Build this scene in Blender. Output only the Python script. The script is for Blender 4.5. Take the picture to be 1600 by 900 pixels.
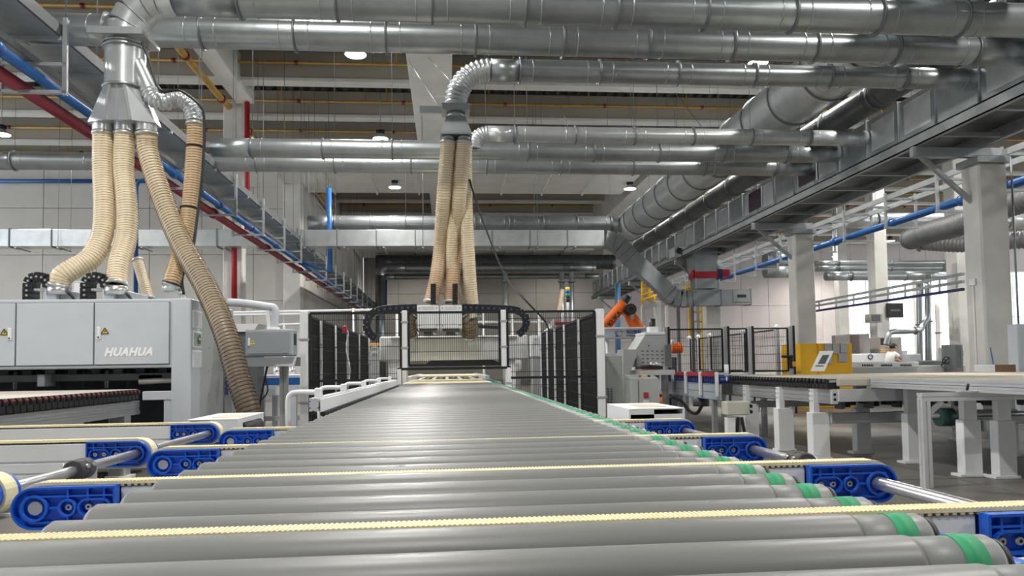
import bpy, math, random
from mathutils import Vector, Matrix
random.seed(11)
sc = bpy.context.scene
col = sc.collection
for o in list(bpy.data.objects):
    bpy.data.objects.remove(o)
PI = math.pi
R = math.radians

# ------------------------------------------------------------------ camera
F, CX, CY = 1150.0, 800.0, 520.0          # focal length and principal point of the 1600x900 frame
EYE = Vector((0, 0, 1.2))
yd = Vector(((700 - CX) / F, -(574 - CY) / F, -1)).normalized()
up = Vector((-.011, 1, 0)); up -= yd * up.dot(yd); up.normalize()
xd = yd.cross(up)
MC = Matrix((xd, yd, up))
cam = bpy.data.cameras.new('camera')
cam.sensor_width = 36; cam.lens = F * 36 / 1600; cam.shift_y = 70 / 1600
cam.clip_start = .02; cam.clip_end = 300
cam_o = bpy.data.objects.new('camera', cam); col.objects.link(cam_o)
m4 = MC.to_4x4(); m4.translation = EYE
cam_o.matrix_world = m4
sc.camera = cam_o

# ------------------------------------------------------------------ world, exposure
w = bpy.data.worlds.new('sky'); sc.world = w; w.use_nodes = True
w.node_tree.nodes['Background'].inputs[0].default_value = (.90, .95, 1, 1)
w.node_tree.nodes['Background'].inputs[1].default_value = 2.3
sc.view_settings.view_transform = 'Standard'
sc.view_settings.look = 'None'
sc.view_settings.gamma = 1
sc.view_settings.use_curve_mapping = False
sc.view_settings.exposure = 0.3
LAMP_W = 2200

# ------------------------------------------------------------------ survey helpers: a sight line met with a known plane of the hall
def sight(u, v):
    return MC @ Vector(((u - CX) / F, -(v - CY) / F, -1))
def at(u, v, x=None, y=None, z=None):
    d = sight(u, v)
    t = x / d.x if x is not None else y / d.y if y is not None else (z - EYE.z) / d.z
    return EYE + d * t

# ------------------------------------------------------------------ materials
MATS = {}
def mat(name, c, rough=.5, metal=0., var=0., scale=3., bump=0., bscale=40., spec=None, stretch=None, trans=0., alpha=1., emit=0.):
    if name in MATS: return MATS[name]
    m = bpy.data.materials.new(name); m.use_nodes = True
    nt = m.node_tree; b = nt.nodes['Principled BSDF']
    b.inputs['Base Color'].default_value = (*c, 1)
    b.inputs['Roughness'].default_value = rough
    b.inputs['Metallic'].default_value = metal
    if spec is not None: b.inputs['Specular IOR Level'].default_value = spec
    if trans: b.inputs['Transmission Weight'].default_value = trans
    if alpha < 1: b.inputs['Alpha'].default_value = alpha
    if emit:
        b.inputs['Emission Color'].default_value = (*c, 1); b.inputs['Emission Strength'].default_value = emit
    tc = nt.nodes.new('ShaderNodeTexCoord'); src = tc.outputs['Object']
    if stretch:
        mp = nt.nodes.new('ShaderNodeMapping'); mp.inputs['Scale'].default_value = stretch
        nt.links.new(src, mp.inputs['Vector']); src = mp.outputs['Vector']
    if var:
        n = nt.nodes.new('ShaderNodeTexNoise'); n.inputs['Scale'].default_value = scale; n.inputs['Detail'].default_value = 5
        nt.links.new(src, n.inputs['Vector'])
        r = nt.nodes.new('ShaderNodeValToRGB')
        r.color_ramp.elements[0].position = .3; r.color_ramp.elements[1].position = .7
        r.color_ramp.elements[0].color = (*[max(0, x * (1 - var)) for x in c], 1)
        r.color_ramp.elements[1].color = (*[min(1, x * (1 + var)) for x in c], 1)
        nt.links.new(n.outputs['Fac'], r.inputs['Fac']); nt.links.new(r.outputs['Color'], b.inputs['Base Color'])
    if bump:
        n2 = nt.nodes.new('ShaderNodeTexNoise'); n2.inputs['Scale'].default_value = bscale; n2.inputs['Detail'].default_value = 4
        nt.links.new(src, n2.inputs['Vector'])
        bp = nt.nodes.new('ShaderNodeBump'); bp.inputs['Strength'].default_value = bump; bp.inputs['Distance'].default_value = .01
        nt.links.new(n2.outputs['Fac'], bp.inputs['Height']); nt.links.new(bp.outputs['Normal'], b.inputs['Normal'])
    MATS[name] = m
    return m

GALV = mat('galvanised_steel', (.38, .415, .425), .32, .75, .16, 2.2, .06, 30)
GALV_B = mat('bright_galvanised_steel', (.58, .61, .62), .30, .62, .10, 3, .05, 30)
GALV_D = mat('dark_and_shaded_steel', (.13, .14, .145), .42, .6, .2, 2)
FLANGE = mat('flange_steel', (.22, .24, .25), .45, .7)
CHANNEL = mat('channel_steel', (.40, .43, .44), .45, .6, .15, 3)
CHROME = mat('polished_shaft_steel', (.62, .62, .63), .30, .85, .05, 8)
ALU = mat('anodised_aluminium', (.74, .75, .77), .34, .55, .05, 6)
ALU_G = mat('grey_aluminium', (.48, .49, .50), .38, .5, .05, 6)
ROLLER = mat('grey_plastic_roller_sleeve', (.205, .21, .205), .40, 0., .10, 5, .03, 12, stretch=(.25, 1, 1))
ROLLER_E = mat('grey_roller_end', (.235, .245, .24), .40, 0., .06, 9)
GREEN = mat('green_drive_band', (.018, .30, .13), .55, 0., .1, 20)
BLACK = mat('black_plastic', (.012, .012, .014), .45)
BLACKM = mat('black_painted_steel', (.014, .015, .017), .4, .1)
RUBBER = mat('dark_grey_plastic', (.05, .05, .055), .55)
BLUE = mat('blue_moulded_plastic', (.008, .105, .58), .36, 0., .08, 14)
CREAM = mat('cream_belt', (.80, .72, .46), .6, 0., .10, 18, .15, 60)
CREAM_D = mat('cream_belt_side', (.62, .55, .38), .7, 0., .12, 18)
WHITE = mat('white_painted_steel', (.80, .81, .82), .38, 0., .03, 4)
PALE = mat('pale_blue_grey_paint', (.56, .60, .645), .38, 0., .03, 3)
PALE_D = mat('grey_blue_paint', (.36, .39, .42), .42, 0., .04, 3)
GREY = mat('grey_paint', (.40, .42, .41), .45, 0., .06, 3)
GREY_D = mat('dark_grey_paint', (.12, .13, .135), .5, 0., .08, 3)
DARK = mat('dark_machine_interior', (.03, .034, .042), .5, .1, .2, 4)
CONC = mat('pale_concrete', (.66, .645, .61), .85, 0., .10, 1.6, .25, 60)
CONC_W = mat('white_painted_concrete', (.80, .79, .75), .8, 0., .07, .8, .12, 30)
WALLM = mat('beige_wall_panel', (.60, .575, .535), .85, 0., .10, .55, .12, 14)
BEAMM = mat('beige_precast_beam', (.42, .38, .315), .85, 0., .08, .5, .1, 10)
LEDGE = mat('pale_precast_ledge', (.70, .69, .65), .8, 0., .06, 1)
DECK = mat('dark_roof_deck', (.09, .09, .085), .7, .2, .15, 2)
YEL_P = mat('yellow_ochre_pipe', (.50, .30, .055), .45, 0., .15, 4)
RED_P = mat('dark_red_pipe', (.23, .022, .035), .4, 0., .1, 4)
RED = mat('red_paint', (.42, .02, .03), .42, 0., .08, 5)
BLUE_P = mat('blue_pipe', (.014, .10, .31), .38, 0., .1, 4)
NAVY = mat('navy_paint', (.012, .018, .09), .45)
HOSE = mat('cream_hose_wall', (.78, .68, .50), .42, 0., .10, 5)
HOSE_R = mat('tan_hose_spiral', (.62, .48, .29), .4, 0., .12, 6)
HOSE2 = mat('tan_hose_wall', (.57, .42, .25), .42, 0., .14, 5)
HOSE2_R = mat('brown_hose_spiral', (.34, .22, .11), .4, 0., .12, 6)
HOSE3 = mat('grey_brown_hose_wall', (.30, .235, .16), .45, 0., .12, 5)
HOSE3_R = mat('dark_brown_hose_spiral', (.14, .10, .065), .45, 0., .1, 6)
FLEX = mat('grey_spiral_duct', (.20, .205, .21), .5, .3, .12, 3)
ORANGE = mat('orange_robot_paint', (.85, .16, .012), .38, 0., .06, 5)
YELLOW = mat('yellow_paint', (.83, .46, .012), .45, 0., .06, 2)
FLOOR = mat('worn_concrete_floor', (.17, .16, .145), .42, 0., .28, 1.1, .08, 25)
BOLT = mat('zinc_bolt', (.68, .68, .66), .28, .95)
PAPER = mat('printed_sheet', (.62, .63, .63), .6, 0., .12, 30)
SCREEN = mat('dark_screen', (.10, .115, .13), .2)
BROWN = mat('brown_board', (.22, .105, .05), .55, 0., .15, 5, stretch=(8, 1, 1))
WOODC = mat('pale_board', (.72, .64, .48), .55, 0., .06, 4)
LENS = mat('lamp_lens', (1, .98, .94), .4, emit=14.)
GLASS = mat('window_glass', (.85, .90, .92), .05, 0., trans=.9, alpha=.35)
SKIN = mat('skin', (.45, .27, .19), .5)
HAIR = mat('black_hair', (.012, .010, .010), .5)
SHIRT = mat('white_cotton', (.80, .78, .77), .85)
TROUSER = mat('dark_trousers', (.03, .035, .05), .85)
LOGO_W = mat('white_lettering', (.92, .92, .92), .5)
LOGO_B = mat('navy_lettering', (.02, .045, .19), .5)
TEAL = mat('teal_edge', (.05, .36, .33), .5)

# ------------------------------------------------------------------ mesh builder
class MB:
    def __init__(s): s.v = []; s.f = []; s.sm = []
    def add(s, vs, fs, smooth=False):
        b = len(s.v); s.v += [Vector(p) for p in vs]
        for f in fs: s.f.append([b + i for i in f]); s.sm.append(smooth)
        return s
    def box(s, x0, x1, y0, y1, z0, z1, bev=0., M=None):
        if x0 > x1: x0, x1 = x1, x0
        if y0 > y1: y0, y1 = y1, y0
        if z0 > z1: z0, z1 = z1, z0
        lo = (x0, y0, z0); hi = (x1, y1, z1)
        if bev <= 0:
            vs = [(x, y, z) for x in (x0, x1) for y in (y0, y1) for z in (z0, z1)]
            fs = [(0, 1, 3, 2), (4, 6, 7, 5), (0, 4, 5, 1), (2, 3, 7, 6), (0, 2, 6, 4), (1, 5, 7, 3)]
        else:
            idx = {}; vs = []; fs = []
            for c in [(i, j, k) for i in (0, 1) for j in (0, 1) for k in (0, 1)]:
                for a in range(3):
                    p = [0, 0, 0]
                    for d in range(3):
                        e = hi[d] if c[d] else lo[d]
                        if d != a: e += -bev if c[d] else bev
                        p[d] = e
                    idx[c, a] = len(vs); vs.append(p)
            for a in range(3):
                o1, o2 = [d for d in range(3) if d != a]
                for sd in (0, 1):
                    q = []
                    for i, j in ((0, 0), (0, 1), (1, 1), (1, 0)):
                        c = [0, 0, 0]; c[a] = sd; c[o1] = i; c[o2] = j; q.append(idx[tuple(c), a])
                    fs.append(q)
                for i in (0, 1):
                    for j in (0, 1):
                        c0 = [0, 0, 0]; c0[o1] = i; c0[o2] = j; c1 = list(c0); c1[a] = 1
                        c0 = tuple(c0); c1 = tuple(c1)
                        fs.append([idx[c0, o1], idx[c1, o1], idx[c1, o2], idx[c0, o2]])
            for c in [(i, j, k) for i in (0, 1) for j in (0, 1) for k in (0, 1)]:
                fs.append([idx[c, 0], idx[c, 1], idx[c, 2]])
        if M is not None: vs = [M @ Vector(p) for p in vs]
        return s.add(vs, fs)
    def bar(s, p0, p1, w, h, bev=0., upv=(0, 0, 1)):
        p0 = Vector(p0); p1 = Vector(p1); d = p1 - p0; L = d.length; d.normalize()
        u = Vector(upv); 
        if abs(u.dot(d)) > .99: u = Vector((0, 1, 0))
        x = d.cross(u).normalized(); z = x.cross(d)
        M = Matrix((x, d, z)).transposed().to_4x4(); M.translation = p0
        return s.box(-w / 2, w / 2, 0, L, -h / 2, h / 2, bev, M)
    def tube(s, pts, r, n=12, cap=True, closed=False):
        pts = [Vector(p) for p in pts]; m = len(pts)
        rs = r if isinstance(r, (list, tuple)) else [r] * m
        b = len(s.v); t0 = (pts[1] - pts[0]).normalized()
        a = Vector((0, 0, 1)) if abs(t0.z) < .9 else Vector((1, 0, 0))
        nx = t0.cross(a).normalized(); prev = t0
        for i, p in enumerate(pts):
            t = (pts[min(i + 1, m - 1)] - pts[max(i - 1, 0)])
            t = t.normalized() if t.length > 1e-9 else prev
            q = prev.rotation_difference(t); nx = q @ nx; prev = t
            ny = t.cross(nx)
            for k in range(n):
                an = 2 * PI * k / n
                s.v.append(p + (nx * math.cos(an) + ny * math.sin(an)) * rs[i])
        for i in range(m - 1):
            for k in range(n):
                s.f.append([b + i * n + k, b + i * n + (k + 1) % n, b + (i + 1) * n + (k + 1) % n, b + (i + 1) * n + k]); s.sm.append(True)
        if cap:
            s.f.append([b + k for k in range(n)][::-1]); s.sm.append(False)
            s.f.append([b + (m - 1) * n + k for k in range(n)]); s.sm.append(False)
        return s
    def cyl(s, p0, p1, r, n=16, r1=None, cap=True): return s.tube([p0, p1], [r, r if r1 is None else r1], n, cap)
    def ring(s, p, d, ro, ri, w, n=24):
        p = Vector(p); d = Vector(d).normalized(); a = Vector((0, 0, 1)) if abs(d.z) < .9 else Vector((1, 0, 0))
        x = d.cross(a).normalized(); y = d.cross(x); b = len(s.v)
        for k in range(n):
            c = x * math.cos(2 * PI * k / n) + y * math.sin(2 * PI * k / n)
            s.v += [p + c * ri - d * w / 2, p + c * ro - d * w / 2, p + c * ro + d * w / 2, p + c * ri + d * w / 2]
        for k in range(n):
            k2 = (k + 1) % n
            for i in range(4):
                j = (i + 1) % 4
                s.f.append([b + k * 4 + i, b + k * 4 + j, b + k2 * 4 + j, b + k2 * 4 + i]); s.sm.append(i == 1 or i == 3)
        return s
    def prism(s, poly, ext, smooth=False):
        poly = [Vector(p) for p in poly]; e = Vector(ext); n = len(poly); b = len(s.v)
        s.v += poly + [p + e for p in poly]
        s.f.append([b + i for i in range(n)][::-1]); s.sm.append(False)
        s.f.append([b + n + i for i in range(n)]); s.sm.append(False)
        for i in range(n):
            j = (i + 1) % n; s.f.append([b + i, b + j, b + n + j, b + n + i]); s.sm.append(smooth)
        return s
    def loft(s, A, B, cap=True):
        A = [Vector(p) for p in A]; B = [Vector(p) for p in B]; n = len(A); b = len(s.v); s.v += A + B
        for i in range(n):
            j = (i + 1) % n; s.f.append([b + i, b + j, b + n + j, b + n + i]); s.sm.append(False)
        if cap:
            s.f.append([b + i for i in range(n)][::-1]); s.f.append([b + n + i for i in range(n)]); s.sm += [False, False]
        return s
    def mesh(s, name, m, off=Vector((0, 0, 0))):
        me = bpy.data.meshes.new(name)
        me.from_pydata([tuple(p - off) for p in s.v], [], s.f)
        me.polygons.foreach_set('use_smooth', s.sm)
        me.materials.append(m); me.update()
        return me
    def build(s, name, m, parent=None, kind=None):
        lo = [min(p[i] for p in s.v) for i in range(3)]; hi = [max(p[i] for p in s.v) for i in range(3)]
        org = Vector(((lo[0] + hi[0]) / 2, (lo[1] + hi[1]) / 2, lo[2]))
        o = bpy.data.objects.new(name, s.mesh(name, m, org)); col.objects.link(o)
        WP[o.name] = org
        if parent is not None:
            o.parent = parent; o.location = org - WP[parent.name]
        else: o.location = org
        if kind: o['kind'] = kind
        return o
WP = {}
def share(me, name, parent, loc, rot=None):
    """another object of the same mesh; loc is a world position"""
    o = bpy.data.objects.new(name, me); col.objects.link(o); loc = Vector(loc); WP[o.name] = loc
    o.parent = parent; o.location = loc - (WP[parent.name] if parent else Vector((0, 0, 0)))
    if rot: o.rotation_euler = rot
    return o
def tag(o, label, cat, group=None):
    o['label'] = label; o['category'] = cat
    if group: o['group'] = group
    return o
def thing(name, label, cat, loc, group=None):
    o = bpy.data.objects.new(name, None); col.objects.link(o); o.location = loc; o.empty_display_size = .1
    WP[o.name] = Vector(loc)
    return tag(o, label, cat, group)
def struct(o):
    o['kind'] = 'structure'; return o
def sroot(name, loc=(0, 0, 0)):
    o = bpy.data.objects.new(name, None); col.objects.link(o); o.location = loc; WP[o.name] = Vector(loc); o['kind'] = 'structure'; return o
def text(body, size, m, name, parent, loc, rot, ext=.002, shear=0., bold=0., align='LEFT', sx=1., space=1.):
    c = bpy.data.curves.new('lettering', 'FONT'); c.body = body; c.size = size; c.extrude = ext; c.shear = shear; c.offset = bold; c.space_character = space
    c.align_x = align; c.align_y = 'CENTER'
    t = bpy.data.objects.new('lettering_tmp', c); col.objects.link(t)
    dg = bpy.context.evaluated_depsgraph_get(); dg.update()
    me = bpy.data.meshes.new_from_object(t.evaluated_get(dg)); bpy.data.objects.remove(t); bpy.data.curves.remove(c)
    me.materials.clear(); me.materials.append(m)
    o = share(me, name, parent, loc, rot); o.scale.x = sx
    return o
FRONT = (PI / 2, 0, 0)
SIDE_L = (PI / 2, 0, -PI / 2)
def spline(pts, n=10):
    pts = [Vector(p) for p in pts]; P = [pts[0] * 2 - pts[1]] + pts + [pts[-1] * 2 - pts[-2]]; out = []
    for i in range(1, len(P) - 2):
        for k in range(n):
            t = k / n; a, b, c, d = P[i - 1], P[i], P[i + 1], P[i + 2]
            out.append(.5 * ((2 * b) + (c - a) * t + (2 * a - 5 * b + 4 * c - d) * t * t + (3 * b - a - 3 * c + d) * t ** 3))
    out.append(pts[-1]); return out
def resample(pts, step):
    out = [pts[0].copy()]; acc = 0
    for a, b in zip(pts, pts[1:]):
        L = (b - a).length; d = step - acc
        while d <= L:
            out.append(a.lerp(b, d / L)); d += step
        acc = L - (d - step)
    return out

# ================================================================== the setting
floor = sroot('floor')
MB().box(-34, 68, -14, 70, -.12, -.012).build('floor_base', mat('floor_joint', (.07, .066, .06), .7), floor)
sl = MB().box(-1.49, 1.49, -1.49, 1.49, 0, .012).mesh('floor_slab', FLOOR)
for i in range(-3, 6):
    for j in range(0, 9):
        share(sl, 'floor_slab', floor, (i * 3 + .6, j * 3 - .4, -.012))
far = MB()
far.box(-34, 68, 25.1, 70, -.012, 0); far.box(-34, -9.9, -14, 25.1, -.012, 0); far.box(17.1, 68, -14, 25.1, -.012, 0); far.box(-9.9, 17.1, -14, -1.9, -.012, 0)
far.build('floor_field', FLOOR, floor)

def panel_wall(name, x0, x1, y, z0, z1, pw, ph, m, holes=(), axis='x', t=.2):
    """a wall of separate cast panels with open joints; axis 'x': runs along x at depth y, 'y': runs along y at x = y"""
    root = sroot(name)
    bk = MB(); g = .012
    n = max(1, round((x1 - x0) / pw)); k = max(1, round((z1 - z0) / ph)); pw = (x1 - x0) / n; ph = (z1 - z0) / k
    for i in range(n):
        for j in range(k):
            a0, a1, b0, b1 = x0 + i * pw, x0 + (i + 1) * pw, z0 + j * ph, z0 + (j + 1) * ph
            if any(a0 < h[1] - .05 and a1 > h[0] + .05 and b0 < h[3] - .05 and b1 > h[2] + .05 for h in holes): continue
            if axis == 'x': MB().box(a0 + g, a1 - g, y, y + t, b0 + g, b1 - g, .012).build('wall_panel', m, root)
            else: MB().box(y - t, y, a0 + g, a1 - g, b0 + g, b1 - g, .012).build('wall_panel', m, root)
            if axis == 'x': bk.box(a0, a1, y + t * .5, y + t + .05, b0, b1)
            else: bk.box(y - t - .05, y - t * .5, a0, a1, b0, b1)
    bk.build('wall_core', GREY, root)
    return root
panel_wall('wall_front_left', -33.4, -7.4, 39, 0, 12.0, 2.6, 2.4, WALLM)
panel_wall('wall_left', 39, 66, -7.4, 0, 13.4, 3.0, 2.7, WALLM, axis='y')
panel_wall('wall_back', -7.4, 14.2, 66, 0, 13.0, 3.05, 2.6, mat('grey_brown_back_wall', (.40, .37, .33), .88, 0., .12, .5, .12, 14))  # back wall is greyer and darker than the other walls
panel_wall('wall_rear_added', -33, 47, -14.2, 0, 13.0, 5.0, 3.25, WALLM)  # unseen wall added behind the camera to keep sky light off front faces
WALLP = mat('pinkish_wall_panel', (.70, .64, .62), .85, 0., .12, .4, .12, 14)
WY = 66.0
WIN = [(37.0, 44.1, 1.0, 9.6), (44.4, 51.5, 1.0, 9.6), (51.8, 58.9, 1.0, 9.6)]
bw = panel_wall('wall_back_right', 14.2, 66.2, WY, 0, 13.0, 2.6, 3.25, WALLP, holes=[(37.0, 58.9, 1.0, 9.6)])
fill = MB()
hx0, hx1 = 14.2 + 2.6 * 8, 14.2 + 2.6 * 18
fill.box(hx0, hx1, WY, WY + .2, 0, 1.0).box(hx0, hx1, WY, WY + .2, 9.6, 9.75).box(44.1, 44.4, WY, WY + .2, 1.0, 9.6).box(51.5, 51.8, WY, WY + .2, 1.0, 9.6).box(hx0, 37.0, WY, WY + .2, 1.0, 9.6).box(58.9, hx1, WY, WY + .2, 1.0, 9.6)
fill.build('window_pier', WALLP, bw)
for i, (a, b, c, d) in enumerate(WIN):
    wr = sroot('window_%d' % (i + 1), ((a + b) / 2, WY + .1, c))
    fr = MB()
    for x in (a + .04, b - .04): fr.box(x - .04, x + .04, WY + .02, WY + .14, c, d)
    for z in (c + .04, d - .04): fr.box(a, b, WY + .02, WY + .14, z - .04, z + .04)
    for k in (1, 2): fr.box(a + (b - a) * k / 3 - .03, a + (b - a) * k / 3 + .03, WY + .03, WY + .13, c, d)
    fr.box(a, b, WY + .03, WY + .13, 5.2, 5.26)
    fr.build('window_frame', WHITE, wr)
    for k in range(3):
        for (z0, z1) in ((c + .06, 5.2), (5.26, d - .06)):
            MB().box(a + (b - a) * k / 3 + .03, a + (b - a) * (k + 1) / 3 - .03, WY + .07, WY + .085, z0, z1).build('pane', GLASS, wr)

# ------------------------------------------------------------------ roof
ceiling = sroot('ceiling')
dk = MB(); pts = []
x = -33.0
while x < 66:
    pts += [(x, 13.38), (x + .10, 13.38), (x + .16, 13.20), (x + .30, 13.20)]; x += .46
for i in range(len(pts) - 1):
    (xa, za), (xb, zb) = pts[i], pts[i + 1]
    dk.add([(xa, -14, za), (xb, -14, zb), (xb, 68, zb), (xa, 68, za)], [(0, 1, 2, 3)])
dk.build('roof_deck', DECK, ceiling)
MB().box(-33, 66, -14, 68, 13.45, 13.6).build('roof_insulation', GREY, ceiling)
BEAMS = [3.8 + 4 * k for k in range(16)]
for b in BEAMS:
    bm = MB().box(-33, 66, b, b + .32, 12.14, 13.18, .02).build('roof_beam', BEAMM, ceiling)
    MB().box(-33, 66, b - .10, b + .46, 12.0, 12.14, .015).build('beam_ledge', LEDGE, bm)
def girder(x0, x1, y0, y1, z0, seg=2.4, z1=13.05):
    y = y0
    while y < y1 - .1:
        e = min(y + seg, y1)
        MB().box(x0, x1, y + .012, e - .012, z0, z1, .02).build('girder_segment', CONC_W, ceiling); y = e
girder(-1.26, .25, 14.0, 35.6, 11.45, 2.7)
girder(-.95, .1, 40.4, 58.8, 11.2, 4.6)
girder(-8.3, -7.6, 14.0, 29.8, 11.85, 5.3)
girder(10.5, 11.9, 36.6, 62, 11.0, 6)
def soffit(x0, x1, y0, y1, z, n):
    for i in range(n):
        a = x0 + (x1 - x0) * i / n; e = x0 + (x1 - x0) * (i + 1) / n
        o = MB().box(a + .01, e - .01, y0, y1, z, z + .9, .02).build('soffit_panel', CONC_W, ceiling)
        MB().box(a - .05, a + .05, y0 - .02, y1 + .02, z - .10, z, .015).build('soffit_rib', LEDGE, o)
soffit(-10.5, 9.8, 35.7, 40.2, 10.75, 9)
soffit(-7.3, 12, 59, 63, 10.6, 8)

# ------------------------------------------------------------------ columns
def column(x0, x1, y0, y1, h, label, cap=False):
    t = thing('concrete_column', label, 'column', ((x0 + x1) / 2, (y0 + y1) / 2, 0), 'concrete columns')
    MB().box(x0, x1, y0, y1, 0, h, .035).build('shaft', CONC, t)
    return t
colr = []
for k, lb in enumerate(('short pale concrete column nearest the camera carrying the duct bracket',
                        'short pale concrete column behind the yellow cabinet under the duct',
                        'third short concrete column in line under the duct, beyond the red damper')):
    y = 13.93 + 7.98 * k
    c = column(10.8, 11.42, y, y + .53, 5.2, lb); colr.append((c, y))
    MB().box(10.74, 11.48, y - .06, y + .59, 5.2, 5.34, .01).build('steel_cap', CHANNEL, c)
c, y = colr[0]
sw = MB().box(10.76, 10.80, 14.12, 14.3, 2.72, 2.86, .006).build('switch_box', WHITE, c)
MB().box(10.775, 10.8, 14.19, 14.22, 1.0, 2.72).build('conduit', CONC_W, c)
MB().cyl((11.47, 13.88, .02), (11.47, 13.88, 5.3), .02, 8).build('down_pipe', FLANGE, c)
column(-8.85, -8.1, 29.9, 30.45, 12.0, 'tall concrete column beside the red riser in front of the beige wall')
column(-8.3, -7.42, 38.1, 38.9, 12.0, 'tall concrete column at the corner where the beige wall steps back')
for u, yy, lb in ((1374, 32, 'far pale column carrying the wall screen, in front of the bright windows'),
              (1502, 26, 'far grey column half hidden behind the big nearest column'),
              (1316, 45, 'far pale column against the beige wall beside the yellow cabinet')):
    p = at(u, 500, y=yy); column(p.x - .32, p.x + .32, yy - .3, yy + .3, 12.0, lb)

# ------------------------------------------------------------------ high-bay lamps
def lamp_proto():
    t = thing('high_bay_lamp', 'x', 'lamp', (0, 0, 0), 'high bay lamps under the roof')
    h = MB(); h.tube([(0, 0, z) for z in (.20, .24, .33, .38)], [.13, .15, .14, .06], 16)
    for k in range(10):
        a = 2 * PI * k / 10; h.bar((.10 * math.cos(a), .10 * math.sin(a), .30), (.17 * math.cos(a), .17 * math.sin(a), .30), .012, .12)
    h.build('driver_housing', BLACK, t)
    MB().tube([(0, 0, .20), (0, 0, .14), (0, 0, .06), (0, 0, .0)], [.12, .18, .27, .31], 28, cap=False).build('reflector', mat('frosted_reflector', (.50, .51, .52), .3, .3), t)
    MB().tube([(0, 0, .012), (0, 0, -.012), (0, 0, -.03)], [.30, .29, .16], 28).build('lens', LENS, t)
    return t
LP = lamp_proto(); lamp_ld = bpy.data.lights.new('lamp_light', 'SPOT')
lamp_ld.energy = LAMP_W; lamp_ld.spot_size = R(165); lamp_ld.spot_blend = .6; lamp_ld.shadow_soft_size = .25; lamp_ld.color = (1, .965, .91)
LAMPS = []
rod_m = (MB().cyl((0, 0, 0), (0, 0, .1), .014, 8).mesh('rod', FLANGE), MB().cyl((0, 0, 0), (0, 0, 2.44), .014, 8).mesh('rod', FLANGE))
for rx, rn in ((-17.0, 'far left row'), (-2.6, 'row left of centre'), (9.6, 'row above the big duct'), (21.8, 'far right row'), (34.0, 'added inner window row'), (46.0, 'added outermost window row')):  # last two rows are added to brighten the window bay
    for k, ly in enumerate((-2.5, 5.5, 13.5, 21.5, 29.5, 37.5, 45.5, 53.5, 61.5)):
        if rx < -10 and ly > 30: continue
        if 20 < rx < 30 and ly > 46: continue
        if rx > 30 and ly < 29: continue
        if rx < 20 and ly in (45.5, 53.5): continue
        LAMPS.append((rx, ly, rn, k))
ordw = ('first', 'second', 'third', 'fourth', 'fifth', 'sixth', 'seventh', 'eighth', 'ninth')
first = True
for rx, ly, rn, k in LAMPS:
    if first: root = LP; first = False
    else:
        root = LP.copy(); col.objects.link(root)
        for ch in LP_PARTS:
            c = ch.copy(); col.objects.link(c); c.parent = root
    if root is LP: LP_PARTS = list(LP.children)
    root.location = (rx, ly, 10.4); WP[root.name] = Vector((rx, ly, 10.4))
    root['label'] = 'round white high bay lamp, %s along the hall in the %s' % (ordw[k], rn)
    top = 10.74 - 10.4 if 35.7 < ly < 40.2 and rx > -10 and rx < 9.9 else .41 if ly > 59 else 3.15
    share(rod_m[top > 1], 'rod', root, (0, 0, 0)).location = (0, 0, .36)
    l = bpy.data.objects.new('lamp_light', lamp_ld); col.objects.link(l); l.parent = root; l.location = (0, 0, -.06)

# ------------------------------------------------------------------ sprinkler pipes
def pipe_x(b, i):
    t = thing('sprinkler_pipe', 'ochre sprinkler pipe in front of the %s roof beam from the camera' % ORD[i], 'pipe', (0, b - .35, 12.6), 'sprinkler pipes between roof beams')
    MB().cyl((-32, b - .35, 12.6), (64, b - .35, 12.6), .055, 10).build('pipe_run', YEL_P, t)
    x = -30 + (i * 1.3) % 2; dr = MB().cyl((0, 0, 0), (0, 0, .92), .03, 8).mesh('hanger', YEL_P); jn = MB().cyl((-.06, 0, 0), (.06, 0, 0), .085, 10).mesh('coupling', RED_P)
    gr = MB().cyl((0, 0, 0), (0, 0, .92), .022, 6).mesh('drop_rod', FLANGE)
    while x < 40:
        share(dr, 'hanger', t, (x, b - .35, 12.62)); share(jn, 'coupling', t, (x + .7, b - .35, 12.6)); share(gr, 'drop_rod', t, (x - .9, b - .35, 12.62)); x += 4.4
ORD = ('first', 'second', 'third', 'fourth', 'fifth', 'sixth', 'seventh', 'eighth', 'ninth', 'tenth', 'eleventh', 'twelfth', 'thirteenth', 'fourteenth', 'fifteenth', 'sixteenth', 'seventeenth', 'eighteenth', 'nineteenth', 'twentieth')
for i, b in enumerate(BEAMS):
    if b > 19 and b < 60: pipe_x(b, i)
def pipe_main(x, y0, y1, z, label):
    t = thing('sprinkler_main', label, 'pipe', (x, y0, z))
    MB().cyl((x, y0, z), (x, y1, z), .12, 14).build('pipe_run', YEL_P, t)
    cp = MB().ring((0, 0, 0), (0, 1, 0), .165, .11, .12, 16).mesh('coupling', RED_P)
    y = y0 + 1
    while y < y1: share(cp, 'coupling', t, (x, y, z)); y += 4.0
pipe_main(-8.65, 20, 38, 11.75, 'thick ochre sprinkler main running along the left girder')
pipe_main(-7.0, 40, 64, 11.0, 'thick ochre sprinkler main above the stepped back wall')
pipe_main(24.5, 24, 65.5, 11.6, 'thick ochre sprinkler main in the bay with the windows')

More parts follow.
